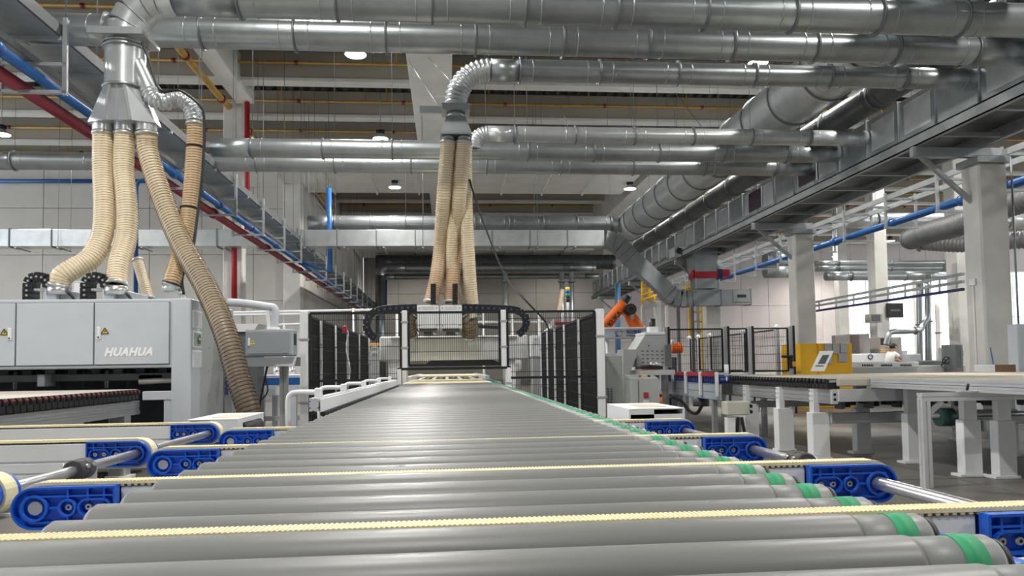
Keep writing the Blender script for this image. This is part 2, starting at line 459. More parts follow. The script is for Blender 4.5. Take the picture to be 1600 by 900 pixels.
# ================================================================== overhead ducts
def duct_run(name, label, p0, p1, r, m=None, step=2.4, first=.9, group=None, hang=True, cap=True, n=28):
    """straight round duct: a section between each pair of flange rings, thin seam beads, hanger wires"""
    m = m or GALV; p0 = Vector(p0); p1 = Vector(p1); L = (p1 - p0).length; d = (p1 - p0).normalized()
    t = thing(name, label, 'duct', p0, group)
    ts = [0.]; q = first
    while q < L - .3: ts.append(q); q += step
    ts.append(L)
    for i, (a, b) in enumerate(zip(ts, ts[1:])):
        A, B = p0 + d * a, p0 + d * b
        s = MB().tube([A, B], r, n, cap=cap and (i == 0 or i == len(ts) - 2)).build('duct_section', m, t)
        if b - a > 1.2:
            for e in (a + .22, b - .22): MB().ring(p0 + d * e, d, r + .006, r - .004, .018, n).build('seam_bead', m, s)
    rm = MB().ring((0, 0, 0), d, r + .035, r - .005, .03, n).mesh('flange_ring', FLANGE)
    wm = MB().cyl((0, 0, 0), (0, 0, 13.4 - p0.z - r), .006, 5).mesh('hanger_wire', FLANGE) if hang else None
    for a in ts[1:-1]:
        share(rm, 'flange_ring', t, p0 + d * a)
        if hang and round((a - first) / step) % 2 == 0: share(wm, 'hanger_wire', t, p0 + d * a + Vector((0, 0, r)))
    return t
def arc(c, a, b, R_, n, p):
    """points of a quarter bend around c in the plane of unit vectors a, b"""
    return [c + a * R_ * math.cos(p * k / n) + b * R_ * math.sin(p * k / n) for k in range(n + 1)]
def corr(pts, r, pitch, amp, n=22):
    """ribbed flexible tube along a curve"""
    q = resample(pts, pitch / 4); rs = [r + amp * math.sin(2 * PI * i / 4) for i in range(len(q))]
    return MB().tube(q, rs, n, cap=False)
ZD = 6.34
y1 = at(1400, 27, z=ZD).y; y2 = at(1400, 77, z=ZD).y; y3 = at(1400, 122, z=ZD).y
y4 = at(1300, 216, z=ZD).y; y5 = at(1225, 240, z=ZD).y; y6 = at(1220, 262, z=ZD).y
XR = 9.67
XV = Vector((1, 0, 0)); YV = Vector((0, 1, 0)); ZV = Vector((0, 0, 1))
G3 = 'galvanised round ducts crossing the hall'
# ---- top duct with its segmented elbow over the left-hand funnel
xl = at(196, 110, y=y1).x
r1 = .245
duct_run('round_duct', 'topmost galvanised round duct, its end bending down to the four-hose funnel', (xl + .62, y1, ZD), (XR, y1, ZD), r1, step=1.32, group=G3)
t = thing('lobster_back_elbow', 'large segmented galvanised elbow above the four-hose funnel', 'duct', (xl, y1, ZD - .62))
pa = arc(Vector((xl + .62, y1, ZD - .62)), -XV, ZV, .62, 5, PI / 2)
for a, b in zip(pa, pa[1:]): MB().tube([a, b], r1 + .006, 24, cap=False).build('elbow_segment', GALV_B, t)
for p, q in zip(pa[1:-1], pa[2:]): MB().ring(p, q - p, r1 + .016, r1 - .01, .015, 24).build('elbow_seam', FLANGE, t)
ZB = ZD - .62
# funnel: blast gate, cylinder, cone, stubs
def pz(v, u=196, y=y1): return at(u, v, y=y).z
t = thing('hose_funnel', 'galvanised funnel splitting into three hose stubs with a side branch', 'funnel', (xl, y1, pz(207)))
zt, zc0, zc1, zs = pz(62), pz(141), pz(195), pz(206)
MB().box(xl - .34, xl + .34, y1 - .30, y1 + .30, zt - .03, zt + .03, .005).build('gate_plate', GALV_B, t)
MB().box(xl - .36, xl + .34, y1 - .33, y1 - .30, zt - .06, zt + .035, .004).build('gate_angle', CHANNEL, t)
MB().tube([(xl, y1, zt), (xl, y1, zc0)], .255, 32, cap=False).build('cylinder', GALV_B, t)
for z in (zt - .09, zt - .14, zc0 + .01): MB().ring((xl, y1, z), ZV, .285, .25, .03, 32).build('flange_ring', GALV, t)
rl = .44; n = 8
A = [(xl + .27 * math.cos(2 * PI * (k + .5) / n), y1 + .26 * math.sin(2 * PI * (k + .5) / n), zc0) for k in range(n)]
B = []
for k in range(n):
    c, s_ = math.cos(2 * PI * (k + .5) / n), math.sin(2 * PI * (k + .5) / n); f_ = 1 / max(abs(c), abs(s_) * 1.15)
    B.append((xl + rl * min(1, abs(c) * f_) * (1 if c > 0 else -1), y1 + .24 * min(1, abs(s_) * f_) * (1 if s_ > 0 else -1), zc1))
MB().loft(A, B, True).build('cone', GALV_B, t)
rb = MB()
for f_ in (-.35, .0, .35): rb.bar((xl + .26 * f_, y1 - .25, zc0), (xl + rl * f_ * 1.1, y1 - .245, zc1), .012, .03)
rb.build('cone_rib', GALV_B, t)
for k in (-1, 0, 1): MB().cyl((xl + k * .28, y1, zc1 + .02), (xl + k * .28, y1, zs), .135, 20, cap=False).build('hose_stub', GALV_B, t)
bp = [at(211, 95, y=y1 - .05), at(222, 118, y=y1 - .1), at(232, 140, y=y1 - .12)]
MB().tube(bp, .10, 18, cap=False).build('side_branch', GALV_B, t)
fl = spline([bp[-1], at(240, 155, y=y1 - .14), at(258, 160, y=y1 - .15), at(276, 154, y=y1 - .15), at(295, 163, y=y1 - .15), at(304, 182, y=y1 - .15), at(305, 190, y=y1 - .15)], 10)
fx = thing('flexible_metal_pipe', 'shiny ribbed metal pipe curving off the four-hose funnel', 'pipe', fl[-1])
corr(fl, .098, .055, .014).build('ribbed_pipe', GALV_B, fx)
cb = spline([at(222, 66, y=y1 - .3), at(232, 92, y=y1 - .3), at(250, 140, y=y1 - .35), at(282, 142, y=y1 - .35), at(312, 165, y=y1 - .32), at(319, 190, y=y1 - .3), at(317, 260, y=y1 - .35), at(308, 340, y=y1 - .4), at(300, 395, y=y1 - .5), at(285, 432, y=y1 - .55), at(287, 460, y=y1 - .6)], 10)
tag(MB().tube(cb, .018, 8).build('hose_cable', BLACK), 'black cable strapped along the brown hanging hose', 'cable')

# ---- second to sixth ducts
duct_run('round_duct', 'second galvanised round duct from the top, running on behind the funnel', (at(-60, 44, y=y2).x, y2, ZD), (XR, y2, ZD), .23, step=1.38, first=.7, group=G3)
xf = at(712, 170, y=y3).x
d3 = duct_run('round_duct', 'third galvanised duct from the top, ending in the ribbed bend at centre', (xf + .62, y3, ZD), (XR, y3, ZD), .185, step=1.4, first=.5, group=G3)
x4 = at(748, 213, y=y4).x
duct_run('round_duct', 'bright slim galvanised duct just under the ribbed bend at centre', (x4 + .2, y4, ZD), (XR, y4, ZD), .175, m=GALV_B, step=1.35, first=.6, group=G3)
duct_run('round_duct', 'galvanised duct passing behind the central hoses, starting above the left tray', (at(332, 229, y=y5).x, y5, ZD), (XR, y5, ZD), .215, m=GALV, step=1.6, group=G3)
duct_run('round_duct', 'lowest of the galvanised cross ducts, reaching the far left wall side', (at(-80, 246, y=y6).x, y6, ZD), (XR, y6, ZD), .215, step=1.9, first=1.5, group=G3)
# ---- central drop
t = thing('flexible_metal_pipe', 'ribbed metal bend dropping from the third duct to the central funnel', 'pipe', (xf, y3, ZD - .62))
pa = arc(Vector((xf + .62, y3, ZD - .62)), -XV, ZV, .62, 14, PI / 2)
corr(spline(pa, 4), .185, .075, .016, 26).build('ribbed_pipe', GALV_B, t)
zg = at(712, 172, y=y3).z; zf0 = at(712, 186, y=y3).z; zf1 = at(712, 217, y=y3).z
t = thing('hose_funnel', 'grey twin-outlet funnel hanging above the fenced machine', 'funnel', (xf, y3, zf1 - .1))
MB().cyl((xf, y3, ZD - .62), (xf, y3, zg), .185, 24, cap=False).build('neck', GALV_B, t)
MB().box(xf - .24, xf + .24, y3 - .22, y3 + .22, zg - .06, zg + .05, .006).build('gate_body', GALV, t)
MB().box(xf - .62, xf - .24, y3 - .03, y3 + .03, zg - .07, zg + .06, .004).build('gate_slide', GALV_B, t)
MB().cyl((xf, y3, zg - .05), (xf, y3, zf0), .16, 24).build('collar', GALV, t)
q = lambda w, z, dd: [(xf - w, y3 - dd, z), (xf + w, y3 - dd, z), (xf + w, y3 + dd, z), (xf - w, y3 + dd, z)]
MB().loft(q(.16, zf0, .16), q(.27, zf1, .27)).build('tapered_body', GALV, t)
OUT = [(xf - .135, y3 - .13), (xf + .125, y3 - .13), (xf - .06, y3 + .14), (xf + .16, y3 + .14)]
for (a, b) in OUT: MB().cyl((a, b, zf1 + .01), (a, b, zf1 - .09), .118, 18).build('hose_stub', FLANGE, t)
t = thing('flexible_metal_pipe', 'small ribbed metal elbow at the start of the bright slim duct', 'pipe', (x4, y4, ZD - .3))
corr(arc(Vector((x4 + .22, y4, ZD - .34)), -XV, ZV, .34, 12, PI / 2), .17, .06, .012).build('ribbed_pipe', GALV_B, t)

# ---- hoses
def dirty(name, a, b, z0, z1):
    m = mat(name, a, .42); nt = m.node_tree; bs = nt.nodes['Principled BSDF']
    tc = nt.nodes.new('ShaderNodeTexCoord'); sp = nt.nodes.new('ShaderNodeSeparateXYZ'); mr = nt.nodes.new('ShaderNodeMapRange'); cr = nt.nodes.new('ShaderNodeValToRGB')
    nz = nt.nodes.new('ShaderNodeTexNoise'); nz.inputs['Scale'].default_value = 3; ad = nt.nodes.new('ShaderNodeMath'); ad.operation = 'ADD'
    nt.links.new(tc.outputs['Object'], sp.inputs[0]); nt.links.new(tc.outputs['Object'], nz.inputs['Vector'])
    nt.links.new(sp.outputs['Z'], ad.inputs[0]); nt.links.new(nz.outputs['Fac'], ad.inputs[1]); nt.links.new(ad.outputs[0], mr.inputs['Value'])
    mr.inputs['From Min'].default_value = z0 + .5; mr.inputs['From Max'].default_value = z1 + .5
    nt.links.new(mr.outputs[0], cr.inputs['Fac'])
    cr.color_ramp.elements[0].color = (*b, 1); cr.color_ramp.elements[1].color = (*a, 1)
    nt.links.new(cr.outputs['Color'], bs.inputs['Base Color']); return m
def hose(label, pts, r, mw, mr_, pitch=.036, name='dust_hose', straps=()):
    c = spline(pts, 12); t = thing(name, label, 'hose', c[-1], 'ribbed dust hoses')
    qs = resample(c, pitch / 2)
    MB().tube(qs, [r * (1.0 if i % 2 else .955) for i in range(len(qs))], 20, cap=False).build('hose_wall', mw, t)
    # wire spiral
    q2 = resample(c, pitch / 10); h = []
    tt = (q2[1] - q2[0]).normalized(); nx = tt.cross(YV if abs(tt.y) < .9 else XV).normalized(); prev = tt
    for i, p in enumerate(q2):
        tg = (q2[min(i + 1, len(q2) - 1)] - q2[max(0, i - 1)]).normalized()
        nx = prev.rotation_difference(tg) @ nx; prev = tg; ny = tg.cross(nx); a = 2 * PI * i / 10
        h.append(p + (nx * math.cos(a) + ny * math.sin(a)) * (r + .001))
    MB().tube(h, pitch * .17, 4, cap=False).build('wire_spiral', mr_, t)
    for k in (0, -1):
        p = c[k]; d = (c[1] - c[0]) if k == 0 else (c[-1] - c[-2]); d = d.normalized() * (1 if k == 0 else -1)
        MB().ring(p + d * .03, d, r + .012, r - .02, .035, 24).build('hose_clip', GALV_B, t)
    for s_ in straps:
        i = int(s_ * (len(c) - 2)); MB().ring(c[i], c[i + 1] - c[i], r + .012, r - .01, .02, 20).build('strap', BLACK, t)
    return t
yt = y1
hose('cream ribbed hose, leftmost under the funnel, curving onto the machine roof', [(xl - .28, yt, zs), at(161, 260, y=yt), at(163, 320, y=yt - .1), at(160, 366, y=yt - .2), at(143, 402, y=yt - .35), at(112, 422, y=yt - .5), at(97, 432, y=yt - .55), at(92, 449, y=yt - .55)], .132, HOSE, HOSE_R)
hose('cream ribbed hose, second under the funnel, dropping onto the machine roof', [(xl, yt, zs), at(193, 260, y=yt), at(198, 320, y=yt - .1), at(197, 372, y=yt - .2), at(186, 410, y=yt - .4), at(181, 449, y=yt - .55)], .132, HOSE, HOSE_R)
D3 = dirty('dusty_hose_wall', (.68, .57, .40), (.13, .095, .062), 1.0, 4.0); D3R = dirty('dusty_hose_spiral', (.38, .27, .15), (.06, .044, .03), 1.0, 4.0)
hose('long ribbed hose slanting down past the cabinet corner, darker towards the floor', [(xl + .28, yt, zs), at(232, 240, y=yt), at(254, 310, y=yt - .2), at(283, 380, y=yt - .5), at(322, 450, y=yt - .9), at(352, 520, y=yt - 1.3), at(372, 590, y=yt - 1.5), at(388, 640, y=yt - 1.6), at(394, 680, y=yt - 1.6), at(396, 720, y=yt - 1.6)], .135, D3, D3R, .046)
hose('brown ribbed hose hanging from the shiny metal bend, strapped with black ties', [fl[-1], at(304, 230, y=yt - .15), at(299, 300, y=yt - .2), at(291, 360, y=yt - .3), at(280, 405, y=yt - .45), at(269, 440, y=yt - .6), at(267, 446, y=yt - .6)], .108, HOSE2, HOSE2_R, .036, straps=(.18, .42, .6, .9))
CH = dirty('central_hose_wall', (.76, .66, .48), (.60, .40, .24), .1, 1.6); CHR = dirty('central_hose_spiral', (.55, .41, .24), (.40, .24, .13), .1, 1.6)
yb = 12.75
hose('left of the two front hoses over the fenced machine', [(*OUT[0], zf1 - .08), at(694, 300, y=y3 - .1), at(689, 380, y=yb + .1), at(683, 430, y=yb + .05), at(673, 474, y=yb)], .125, CH, CHR, .040)
hose('right of the two front hoses over the fenced machine', [(*OUT[1], zf1 - .08), at(718, 300, y=y3 - .1), at(713, 380, y=yb + .1), at(708, 430, y=yb + .05), at(704, 474, y=yb)], .125, CH, CHR, .040)
hose('pale hose half hidden between the two front hoses at centre', [(*OUT[2], zf1 - .08), at(709, 320, y=y3 + .1), at(706, 420, y=y3 + .3), at(716, 480, y=y3 + .4), at(720, 500, y=y3 + .4)], .105, HOSE, HOSE_R, .040)
hose('pale hose hanging straight on the right of the central bundle', [(*OUT[3], zf1 - .08), at(728, 320, y=y3 + .1), at(733, 420, y=y3 + .2), at(737, 470, y=y3 + .3), at(741, 498, y=y3 + .3)], .115, HOSE, HOSE_R, .040)
hose('thin pale hose end behind the cabinet next to the blue riser', [at(214, 405, y=13), at(222, 432, y=12.9), at(233, 470, y=12.7)], .085, HOSE, HOSE_R, .04)
hose('short wooden-coloured hose under the far vertical ducts', [at(879, 452, y=42), at(876, 470, y=42), at(873, 488, y=42)], .13, HOSE, HOSE_R, .08)

# ---- the big duct along the hall and the duct beside it, coloured dark for shade
duct_run('trunk_duct', 'very wide galvanised trunk duct running up the hall above the box duct', (8.0, 4, 7.28), (8.0, 31.5, 7.28), .62, m=GALV_B, step=1.55, first=1.2, n=40)
duct_run('trunk_duct', 'round duct painted dark for shade, tucked between the trunk duct and the box duct', (9.28, 4, 6.93), (9.28, 36, 6.93), .31, m=GALV_D, step=2.0, first=.8)  # the shade it hangs in is put into its dark steel colour
duct_run('round_duct', 'wide dull duct joining the trunk duct at the back, above the box duct', (at(482, 350, y=30.9).x, 30.9, at(700, 350, y=30.9).z), (8.0, 30.9, at(700, 350, y=30.9).z), .34, m=mat('dull_galvanised_steel', (.27, .29, .30), .4, .7, .15, 2), step=1.45, first=1.1)
# ---- box duct on the right with frame
bd = thing('box_duct', 'long rectangular box duct on steel brackets along the column line', 'duct', (10.2, 4, 5.87))
sec = MB().box(-.5, .5, 0, 1.17, 0, .85, .004).mesh('duct_section', GALV)
fla = MB().box(-.54, .54, -.02, .02, -.03, .89, .003).mesh('section_flange', FLANGE)
pan = MB().box(-.506, -.5, .16, 1.02, .10, .74, .003).mesh('stiffening_panel', GALV_B)
for k in range(37):
    yy = 4 + k * 1.2
    share(sec, 'duct_section', bd, (10.2, yy + .015, 5.87)); share(fla, 'section_flange', bd, (10.2, yy, 5.87))
    if k % 3 != 1: share(pan, 'stiffening_panel', bd, (10.2, yy, 5.87))
for u, v in ((1179, 322), (1260, 284)):
    p = at(u, v, x=9.68); o = MB().box(9.655, 9.67, p.y - .55, p.y + .4, 6.0, 6.6, .004).build('inspection_window', mat('purple_window', (.05, .03, .045), .15), bd)
    for q_ in (p.y - .6, p.y + .4): MB().box(9.65, 9.672, q_, q_ + .05, 5.96, 6.64).build('window_frame', GALV_B, o)
fr = thing('duct_support_frame', 'long grey steel ladder frame carrying the box duct on column brackets', 'frame', (10.4, 4, 5.3))
for x in (9.62, 11.05):
    MB().box(x, x + .10, 4, 48.5, 5.60, 5.63).box(x, x + .10, 4, 48.5, 5.81, 5.84).box(x + (0 if x < 10 else .09), x + (.01 if x < 10 else .10), 4, 48.5, 5.60, 5.84).build('channel_rail', CHANNEL, fr)
tie = MB().box(9.72, 11.05, -.04, .04, 5.63, 5.71).mesh('cross_tie', CHANNEL)
for k in range(30): share(tie, 'cross_tie', fr, (0, 4.6 + k * 1.5, 0))
for k in range(5):
    yy = 14.2 + 7.98 * k
    MB().box(9.55, 11.5, yy - .06, yy + .06, 5.38, 5.58, .006).build('bracket_beam', CHANNEL, fr)
    MB().bar((9.72, yy, 5.42), (10.84, yy, 4.45), .09, .09, .008).build('diagonal_brace', CHANNEL, fr)
MB().box(9.7, 11.1, 4, 48, 5.84, 5.862).build('deck_sheet', GALV_D, fr)
# ---- box duct across the hall, dropping to the outlet
yx = 29.4
zc_ = at(700, 374, y=yx).z; hh = .32
bx = thing('box_duct', 'rectangular box duct crossing the hall and bending down to a slotted outlet', 'duct', (-3, yx, zc_ - hh))
xa, xb_ = -24.0, at(942, 374, y=yx).x; k = 0; x = xa
nsg = 20; st = (xb_ - xa) / nsg
sec = MB().box(.015, st - .015, -.35, .35, -hh, hh, .004).mesh('duct_section', GALV_B); fla = MB().box(-.02, .02, -.39, .39, -hh - .04, hh + .04).mesh('section_flange', FLANGE)
hng = MB().box(-.03, .03, -.5, .5, -hh - .10, -hh - .05).mesh('hanger_bar', CHANNEL); hwr = MB().cyl((0, 0, 0), (0, 0, 6.0), .008, 5).mesh('hanger_rod', FLANGE)
for i in range(nsg):
    share(sec, 'duct_section', bx, (xa + st * i, yx, zc_)); share(fla, 'section_flange', bx, (xa + st * i, yx, zc_))
    share(hng, 'hanger_bar', bx, (xa + st * i + .3, yx, zc_))
    for s_ in ((-.46, .46) if i % 3 == 0 else ()): share(hwr, 'hanger_rod', bx, (xa + st * i + .3, yx + s_, zc_ - hh - .1))
pp = [Vector((xb_, yx, zc_))]
cl = [at(u, v, y=yx) for u, v in ((945, 374), (958, 377), (968, 385), (976, 394), (984, 402), (1044, 459), (1052, 465), (1061, 468), (1070, 468), (1078, 467), (1122, 466), (1168, 465))]
for a, b in zip(cl, cl[1:]):
    MB().bar(a - (b - a).normalized() * .02, b, .70, .62, .004).build('duct_section', GALV, bx)
    rg = MB(); d = (b - a).normalized(); u_ = Vector((0, 1, 0)); w_ = d.cross(u_)
    rg.bar(b - d * .015, b + d * .015, .74, .66).build('section_flange', FLANGE, bx)
e = cl[-1]
o = MB().box(e.x - .75, e.x - .1, yx - .40, yx - .35, e.z - .22, e.z + .22, .006).build('outlet_plate', GALV, bx)
MB().box(e.x - .6, e.x - .22, yx - .41, yx - .395, e.z - .03, e.z + .09, .003).build('slot', BLACK, o)
# fire damper box between main duct and the drop
p = at(1098, 425, y=yx)
t = thing('fire_damper', 'upright damper box with a bright red band under the duct frame', 'damper', (p.x, yx, at(1098, 452, y=yx).z))
za, zb, zc2, zd = (at(1098, v, y=yx).z for v in (452, 436, 426, 388))
MB().box(p.x - .42, p.x + .42, yx - .36, yx + .36, za, zb, .006).build('lower_box', GALV, t)
MB().box(p.x - .46, p.x + .46, yx - .42, yx + .42, zb, zc2 + .0, .006).build('red_band', RED, t)
MB().loft([(p.x - .46, yx - .4, zc2), (p.x + .46, yx - .4, zc2), (p.x + .46, yx + .4, zc2), (p.x - .46, yx + .4, zc2)], [(p.x - .6, yx - .5, zd), (p.x + .5, yx - .5, zd), (p.x + .5, yx + .5, zd), (p.x - .6, yx + .5, zd)]).build('upper_hood', GALV, t)
MB().box(p.x + .46, p.x + .68, yx - .42, yx + .2, zb - .02, zc2 + .1, .01).build('actuator', NAVY, t)
MB().box(p.x + .68, p.x + 1.0, yx - .40, yx, zb + .05, zc2 + .08, .01).build('actuator_head', RED, t)
MB().cyl((p.x - .5, yx - .3, (zb + zc2) / 2 - .1), (p.x - .5, yx - .3, (zb + zc2) / 2 + .2), .07, 12).build('knob', RED, t)
p = at(1058, 393, x=9.6)
t = thing('wall_projector', 'small grey box with a dark round lens on the duct frame', 'box', (9.5, p.y, 5.7))
MB().box(9.3, 9.6, p.y - .5, p.y + .2, 5.6, 6.0, .02).build('housing', GREY, t); MB().cyl((9.5, p.y - .62, 5.85), (9.5, p.y - .45, 5.85), .12, 16).build('lens_tube', BLACK, t)

# ---- ducts in the far bays
def far_duct(u0, u1, v, y, r, label, m=None):
    a, b = at(u0, v, y=y), at(u1, v, y=y); z = (a.z + b.z) / 2
    return duct_run('round_duct', label, (a.x, y, z), (b.x, y, z), r, m=m or GALV, step=3.0, first=1.4, hang=True, n=18)
far_duct(606, 930, 418, 56, .36, 'far galvanised duct with a bend near the left end of the tray')
far_duct(590, 935, 432, 58, .22, 'thin far duct just under the bent far duct')
far_duct(588, 960, 410, 61, .62, 'broad dark far duct along the back wall', GALV_D)
far_duct(1195, 1235, 405, 40, .42, 'far pair of ducts between damper and column, upper one')
far_duct(1195, 1235, 424, 40, .38, 'far pair of ducts between damper and column, lower one')
far_duct(1272, 1505, 411, 38, .14, 'thin upper duct crossing the bay with the windows')
far_duct(1272, 1505, 419, 38.6, .17, 'middle thin duct crossing the bay with the windows')
far_duct(1290, 1495, 431, 37, .24, 'thicker lower duct crossing the bay with the windows')
far_duct(1320, 1640, 345, 30, .33, 'bright duct high in the bay behind the nearest column', GALV_B)
a = at(606, 418, y=56); pa = arc(Vector((a.x, 56, a.z - .6)), ZV, -XV, .6, 6, PI / 2)
t = thing('duct_drop', 'far bent duct dropping vertically near the left tray end', 'duct', (pa[-1].x, 56, 0))
MB().tube(pa, .36, 18, cap=False).build('elbow', GALV, t); MB().cyl(pa[-1], (pa[-1].x, 56, 0), .36, 18).build('vertical_run', GALV, t)
for u, lb in ((878, 'far vertical duct left of the signal tower'), (893, 'far vertical duct right of the signal tower'), (790, 'far vertical duct behind the cable chain loop')):
    a = at(u, 440, y=44); t = thing('duct_drop', lb, 'duct', (a.x, 44, 0))
    MB().cyl((a.x, 44, 0), (a.x, 44, at(u, 425, y=44).z), .15, 14).build('vertical_run', GALV, t); MB().ring((a.x, 44, a.z), ZV, .26, .1, .06, 14).build('flange_ring', FLANGE, t)
# spiral flexible ducts behind the nearest column
for i, (pts, lb) in enumerate((([at(1424, 373, y=23), at(1455, 362, y=21.5), at(1500, 350, y=20), at(1560, 325, y=18.5), at(1640, 300, y=17)], 'dark grey spiral duct, upper of the two behind the nearest column'),
                           ([at(1440, 378, y=25), at(1500, 381, y=24), at(1560, 377, y=23), at(1640, 372, y=22)], 'dark grey spiral duct, lower of the two behind the nearest column'))):
    t = thing('spiral_duct', lb, 'duct', pts[0]); c = spline(pts, 10); corr(c, .33 - .04 * i, .13, .018, 20).build('ribbed_pipe', FLEX, t)
    MB().ring(c[0], c[1] - c[0], .36, .28, .12, 20).build('end_collar', FLANGE, t)

# ================================================================== trays and pipes along the hall
t = thing('cable_tray', 'long galvanised cable tray hung along the left side of the hall', 'cable tray', (-6.05, 6, 5.3), 'cable trays')
for x in (-6.52, -5.60): MB().box(x - .02, x + .02, 5, 62, 6.12, 6.30).build('side_rail', mat('dull_tray_steel', (.11, .12, .125), .6, .4, .1, 4), t)
MB().box(-6.5, -5.62, 5, 62, 6.12, 6.13).build('tray_bed', mat('perforated_tray_bed', (.42, .45, .46), .45, .7, .1, 6, .3, 60), t)
MB().box(-6.27, -5.97, 5, 62, 5.74, 5.75).box(-6.28, -6.26, 5, 62, 5.74, 5.84).box(-5.98, -5.96, 5, 62, 5.74, 5.84).build('narrow_tray', GALV, t)
rg = MB().box(-6.55, -5.57, -.03, .03, 6.06, 6.12).mesh('tray_rung', CHANNEL); hp = MB().box(-.03, .03, -.03, .03, 0, 1.15).mesh('hanger_post', CHANNEL)
lr = MB().box(-6.45, -5.5, -.03, .03, 5.27, 5.32).mesh('pipe_rung', CHANNEL); mr = MB().box(-6.45, -5.5, -.03, .03, 5.68, 5.73).mesh('middle_rung', CHANNEL); hr = MB().cyl((0, 0, 0), (0, 0, 7.2), .01, 5).mesh('hanger_rod', FLANGE)
br = MB().bar((-5.53, 0, 5.30), (-6.4, 0, 6.1), .02, .02).mesh('brace', GALV_B)
y = 8.2
while y < 60:
    share(rg, 'tray_rung', t, (0, y, 0)); share(lr, 'pipe_rung', t, (0, y, 0)); share(mr, 'middle_rung', t, (0, y, 0)); share(rg, 'tray_rung', t, (0, y + 1.4, 0))
    for x in (-6.42, -5.53): share(hp, 'hanger_post', t, (x, y, 5.25)); share(hr, 'hanger_rod', t, (x, y, 6.3))
    share(br, 'brace', t, (0, y, 0)); y += 2.9
def line_pipe(name, label, pts, r, m, cat='pipe', jr=1.35, step=5.8, jm=None):
    pts = [Vector(p) for p in pts]; t = thing(name, label, cat, pts[0]); MB().tube(pts, r, 14).build('pipe_run', m, t)
    if step:
        for a, b in zip(pts, pts[1:]):
            L = (b - a).length; d = (b - a).normalized(); s_ = step * .6
            while s_ < L: MB().tube([a + d * (s_ - r), a + d * (s_ + r)], r * jr, 14).build('coupling', jm or m, t); s_ += step
    return t
line_pipe('fire_pipe', 'dark red fire main running along under the left cable tray', [(-6.2, 5, 5.40), (-6.2, 61, 5.40)], .10, RED_P)
line_pipe('air_pipe', 'bright blue air pipe running along under the left cable tray', [(-5.93, 5, 5.53), (-5.93, 61, 5.53)], .075, BLUE_P, step=3.2)
a = at(456, 300, y=27.5)
bp_ = at(514, 294, y=30.17); bq_ = at(516, 424, y=30.17)
t = line_pipe('air_pipe', 'vertical blue pipe hanging between the box duct and the wide dull duct', [bp_, bq_, (-5.93, 30.17, 5.53)], .10, BLUE_P, step=0)
MB().cyl(bp_, (bp_.x, bp_.y, 13.1), .012, 6).build('hanger_rod', FLANGE, t)
line_pipe('air_pipe', 'horizontal blue pipe high on the far beige wall', [at(-80, 283, y=38.7), at(232, 283, y=38.7)], .10, BLUE_P, step=0)
line_pipe('air_pipe', 'blue riser pipe behind the hoses beside the cabinet', [at(233, 281, y=20), at(217, 283, y=20), at(213, 292, y=20), at(212, 480, y=20)], .055, BLUE_P, step=0)
line_pipe('air_pipe', 'thin navy pipe on the left wall behind the fence', [at(505, 434, y=46), at(479, 435, y=46), at(478, 486, y=46)], .06, NAVY, step=0)
line_pipe('air_pipe', 'far navy pipe dropping down the back wall behind the cable chain', [at(603, 436, y=60), at(603, 480, y=60)], .09, BLUE_P, step=0)
line_pipe('fire_pipe', 'red riser on the tall column with a branch to the fire main', [at(366, 470, y=29.6), at(366, 377, y=29.6), at(400, 374, y=29.5)], .11, RED, step=0)
line_pipe('fire_pipe', 'upper red riser in front of the tall column', [at(386, 360, y=29.5), at(386, 160, y=29.5)], .10, RED, step=0)
line_pipe('air_pipe', 'blue air pipe slanting behind the columns on the right', [(12.6, 12, 5.1), (12.6, 40, 5.1)], .10, BLUE_P, step=3.0)
line_pipe('air_pipe', 'far blue pipe behind the robot', [at(965, 442, y=33), at(966, 590, y=33)], .13, mat('grey_blue_pipe', (.07, .17, .30), .4), step=0)
t = thing('cable_tray', 'cable ladder hung behind the columns above the slanting blue pipe', 'cable tray', (12.8, 12, 5.5), 'cable trays')
for x in (12.4, 13.2): MB().box(x - .03, x + .03, 12, 42, 5.72, 5.86).build('side_rail', CHANNEL, t)
rg = MB().box(12.4, 13.2, -.03, .03, 5.74, 5.80).mesh('tray_rung', CHANNEL); hp = MB().box(-.03, .03, -.03, .03, 0, 1.0).mesh('hanger_post', CHANNEL); lb_ = MB().box(12.3, 13.3, -.03, .03, 4.92, 4.98).mesh('pipe_rung', CHANNEL); hr = MB().cyl((0, 0, 0), (0, 0, 7.4), .012, 5).mesh('hanger_rod', FLANGE)
for k in range(13):
    y = 13 + k * 2.2; share(rg, 'tray_rung', t, (0, y, 0)); share(rg, 'tray_rung', t, (0, y + 1.1, 0)); share(lb_, 'pipe_rung', t, (0, y, 0))
    for x in (12.35, 13.25): share(hp, 'hanger_post', t, (x, y, 4.92)); share(hr, 'hanger_rod', t, (x, y, 5.9))
# cable rack in the window bay
t = thing('cable_tray', 'slanting cable rack in front of the bright windows', 'cable tray', at(1275, 470, y=34), 'cable trays')
for (ua, va, ub, vb, m) in ((1274, 472, 1505, 428, CHANNEL), (1274, 478, 1505, 440, CHANNEL), (1274, 486, 1505, 452, NAVY)):
    MB().bar(at(ua, va, y=34), at(ub, vb, y=22), .10, .09).build('rack_rail', m, t)
for k in range(9):
    f_ = k / 8; u = 1280 + 215 * f_; yy = 33.7 - 11.4 * f_
    MB().bar(at(u, 472 - 44 * f_, y=yy), at(u, 486 - 34 * f_, y=yy), .05, .05).build('rack_post', CHANNEL, t)
